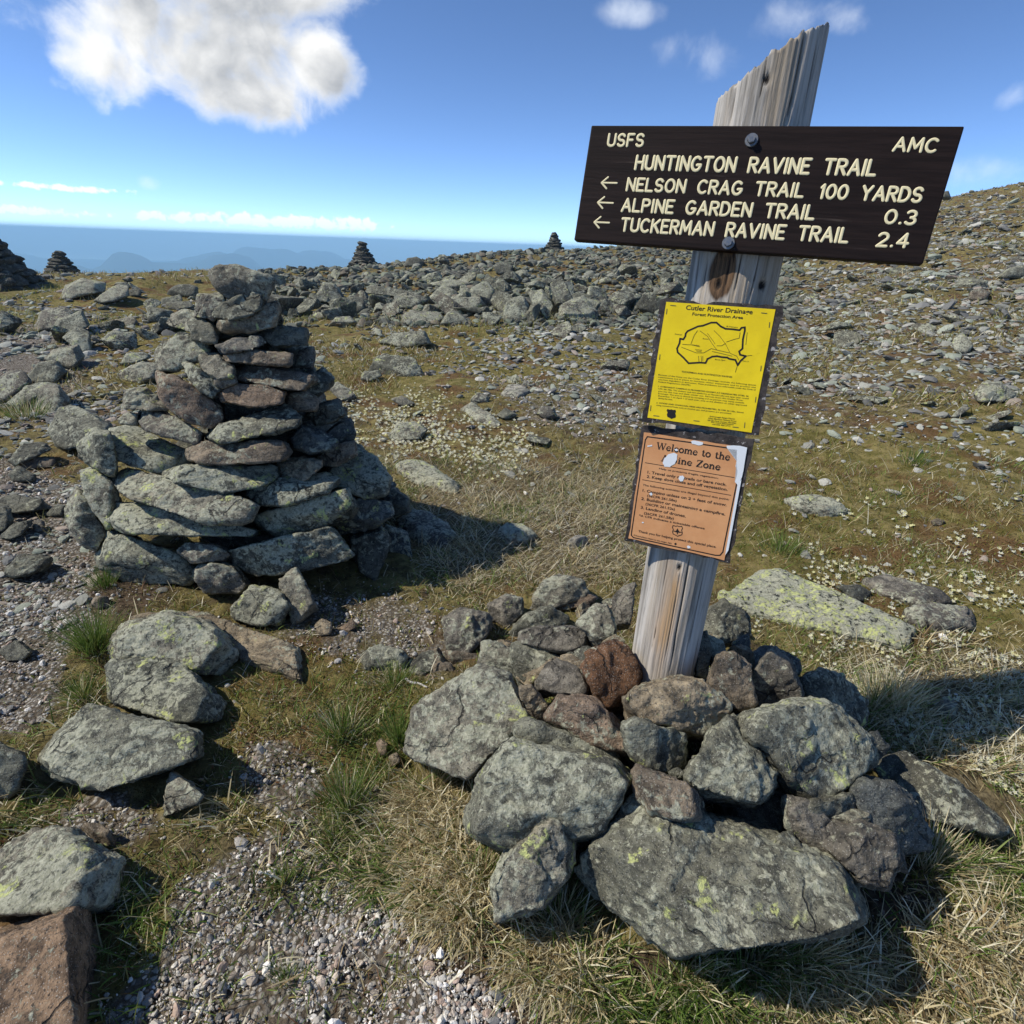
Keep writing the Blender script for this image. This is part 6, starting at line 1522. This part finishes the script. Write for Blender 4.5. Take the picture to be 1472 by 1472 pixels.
# single tufts that stand out
TUFT = [(136, 930, 36, 60, 420, .0, 'dark green tuft of grass beside the hindmost of the three left boulders'), (118, 1002, 24, 34, 220, .15, 'small olive tuft of grass beside the middle of the three left boulders'),
        (574, 1066, 22, 44, 220, .0, 'bright green tuft of grass at the left edge of the pale pile boulder'), (490, 1055, 34, 44, 260, .25, 'blue green tuft of grass in the turf left of the pile'),
        (497, 1160, 44, 56, 420, .25, 'wide green tuft of grass on the turf in front of the pale pile boulder'), (1085, 1370, 70, 70, 480, .3, 'large dark green tuft of grass below the biggest stone of the pile'),
        (1125, 792, 46, 26, 240, .1, 'bright green low tuft of grass right of the orange notice'), (150, 842, 22, 30, 160, .0, 'leafy green tuft at the left foot of the cairn'),
        (480, 1205, 36, 30, 220, .3, 'low yellowish tuft of grass near the edge of the gravel'), (1290, 1010, 60, 50, 300, .85, 'straw coloured tussock right of the pile'), (1255, 1010, 34, 50, 180, .6, 'half green tussock against the right edge of the pile'),
        (1340, 1240, 60, 60, 320, .75, 'pale dry tussock under the long tongue stone on the right'), (565, 985, 26, 34, 160, .1, 'green tuft of grass just left of the brown stone at the pile edge'), (1310, 665, 34, 18, 160, .2, 'green low tuft of grass on the right among pale stones'),
        (985, 1385, 60, 62, 300, .55, 'half dry tussock under the middle of the biggest pile stone'), (1150, 1365, 70, 80, 420, .8, 'long pale tussock bending against the lower right edge of the biggest pile stone'), (800, 1325, 46, 46, 220, .35, 'green tussock between the egg shaped boulder and the biggest pile stone'), (690, 1265, 46, 44, 240, .5, 'mixed tussock at the left of the egg shaped boulder'), (620, 1130, 36, 36, 200, .7, 'pale tussock under the right lower edge of the pale pile boulder'),
        (35, 600, 40, 30, 200, .35, 'green grass tuft under the flat topped boulder by the left trail'), (300, 1300, 30, 26, 0, .3, ''), (160, 1300, 30, 50, 150, .2, 'green blades of grass between the two boulders at the lower left'), (405, 1270, 26, 24, 130, .2, 'small olive moss tuft on the gravel path'), (410, 1410, 26, 22, 130, .3, 'small brown green tuft in the middle of the gravel path')]
for i, (px, py, wpx, hpx, n, dry, lab) in enumerate(TUFT):
    if not n: continue
    rg = np.random.default_rng(500 + i); p, d = ground_at(px, py); sc = d / FPX
    off = rg.normal(0, .30, (n, 2)) * wpx * sc; Q = np.c_[off, np.zeros(n)]; Q[:, 2] = terrain(p[0] + off[:, 0], p[1] + off[:, 1]) - p[2] - .004
    az = np.arctan2(off[:, 0], off[:, 1]) + rg.normal(0, .5, n); dist = np.hypot(off[:, 0], off[:, 1]) / (wpx * sc)
    cols = np.where((rg.uniform(0, 1, n) < dry)[:, None], pick(rg, STRAW, n), pick(rg, GREEN, n))
    me = blades('grass_tuft', Q, rg.uniform(.6, 1.15, n) * hpx * sc * 1.15, np.maximum(rg.uniform(.0014, .0024, n), d * .0008), az, np.clip(dist * .9 + rg.normal(0, .15, n), 0, 1.2), rg.uniform(.1, .7, n), cols, rg.uniform(0, 3.14, n))
    tag(link('grass_tuft', me, None, p), lab, 'grass tuft', 'single grass tufts')

# a bleached stick on the ground
p0, _ = ground_at(583, 979); p1, _ = ground_at(615, 990); bm = bmesh.new()
bmesh.ops.create_cone(bm, cap_ends=True, segments=10, radius1=.0045, radius2=.003, depth=float(np.linalg.norm(p1 - p0)))
bmesh.ops.subdivide_edges(bm, edges=[e for e in bm.edges if abs((e.verts[0].co - e.verts[1].co).z) > .01], cuts=5)
for v in bm.verts: v.co.x += .003 * math.sin(v.co.z * 90); v.co.y += .002 * math.cos(v.co.z * 130)
o = link('stick', bm_mesh('stick', bm, plain('bleached_wood', (.6, .57, .52), .8), True), None, (p0 + p1) / 2 + [0, 0, .006]); o.rotation_euler = Vector(p1 - p0).to_track_quat('Z', 'Y').to_euler()
tag(o, 'short bleached stick on the ground at the left edge of the pile', 'stick')
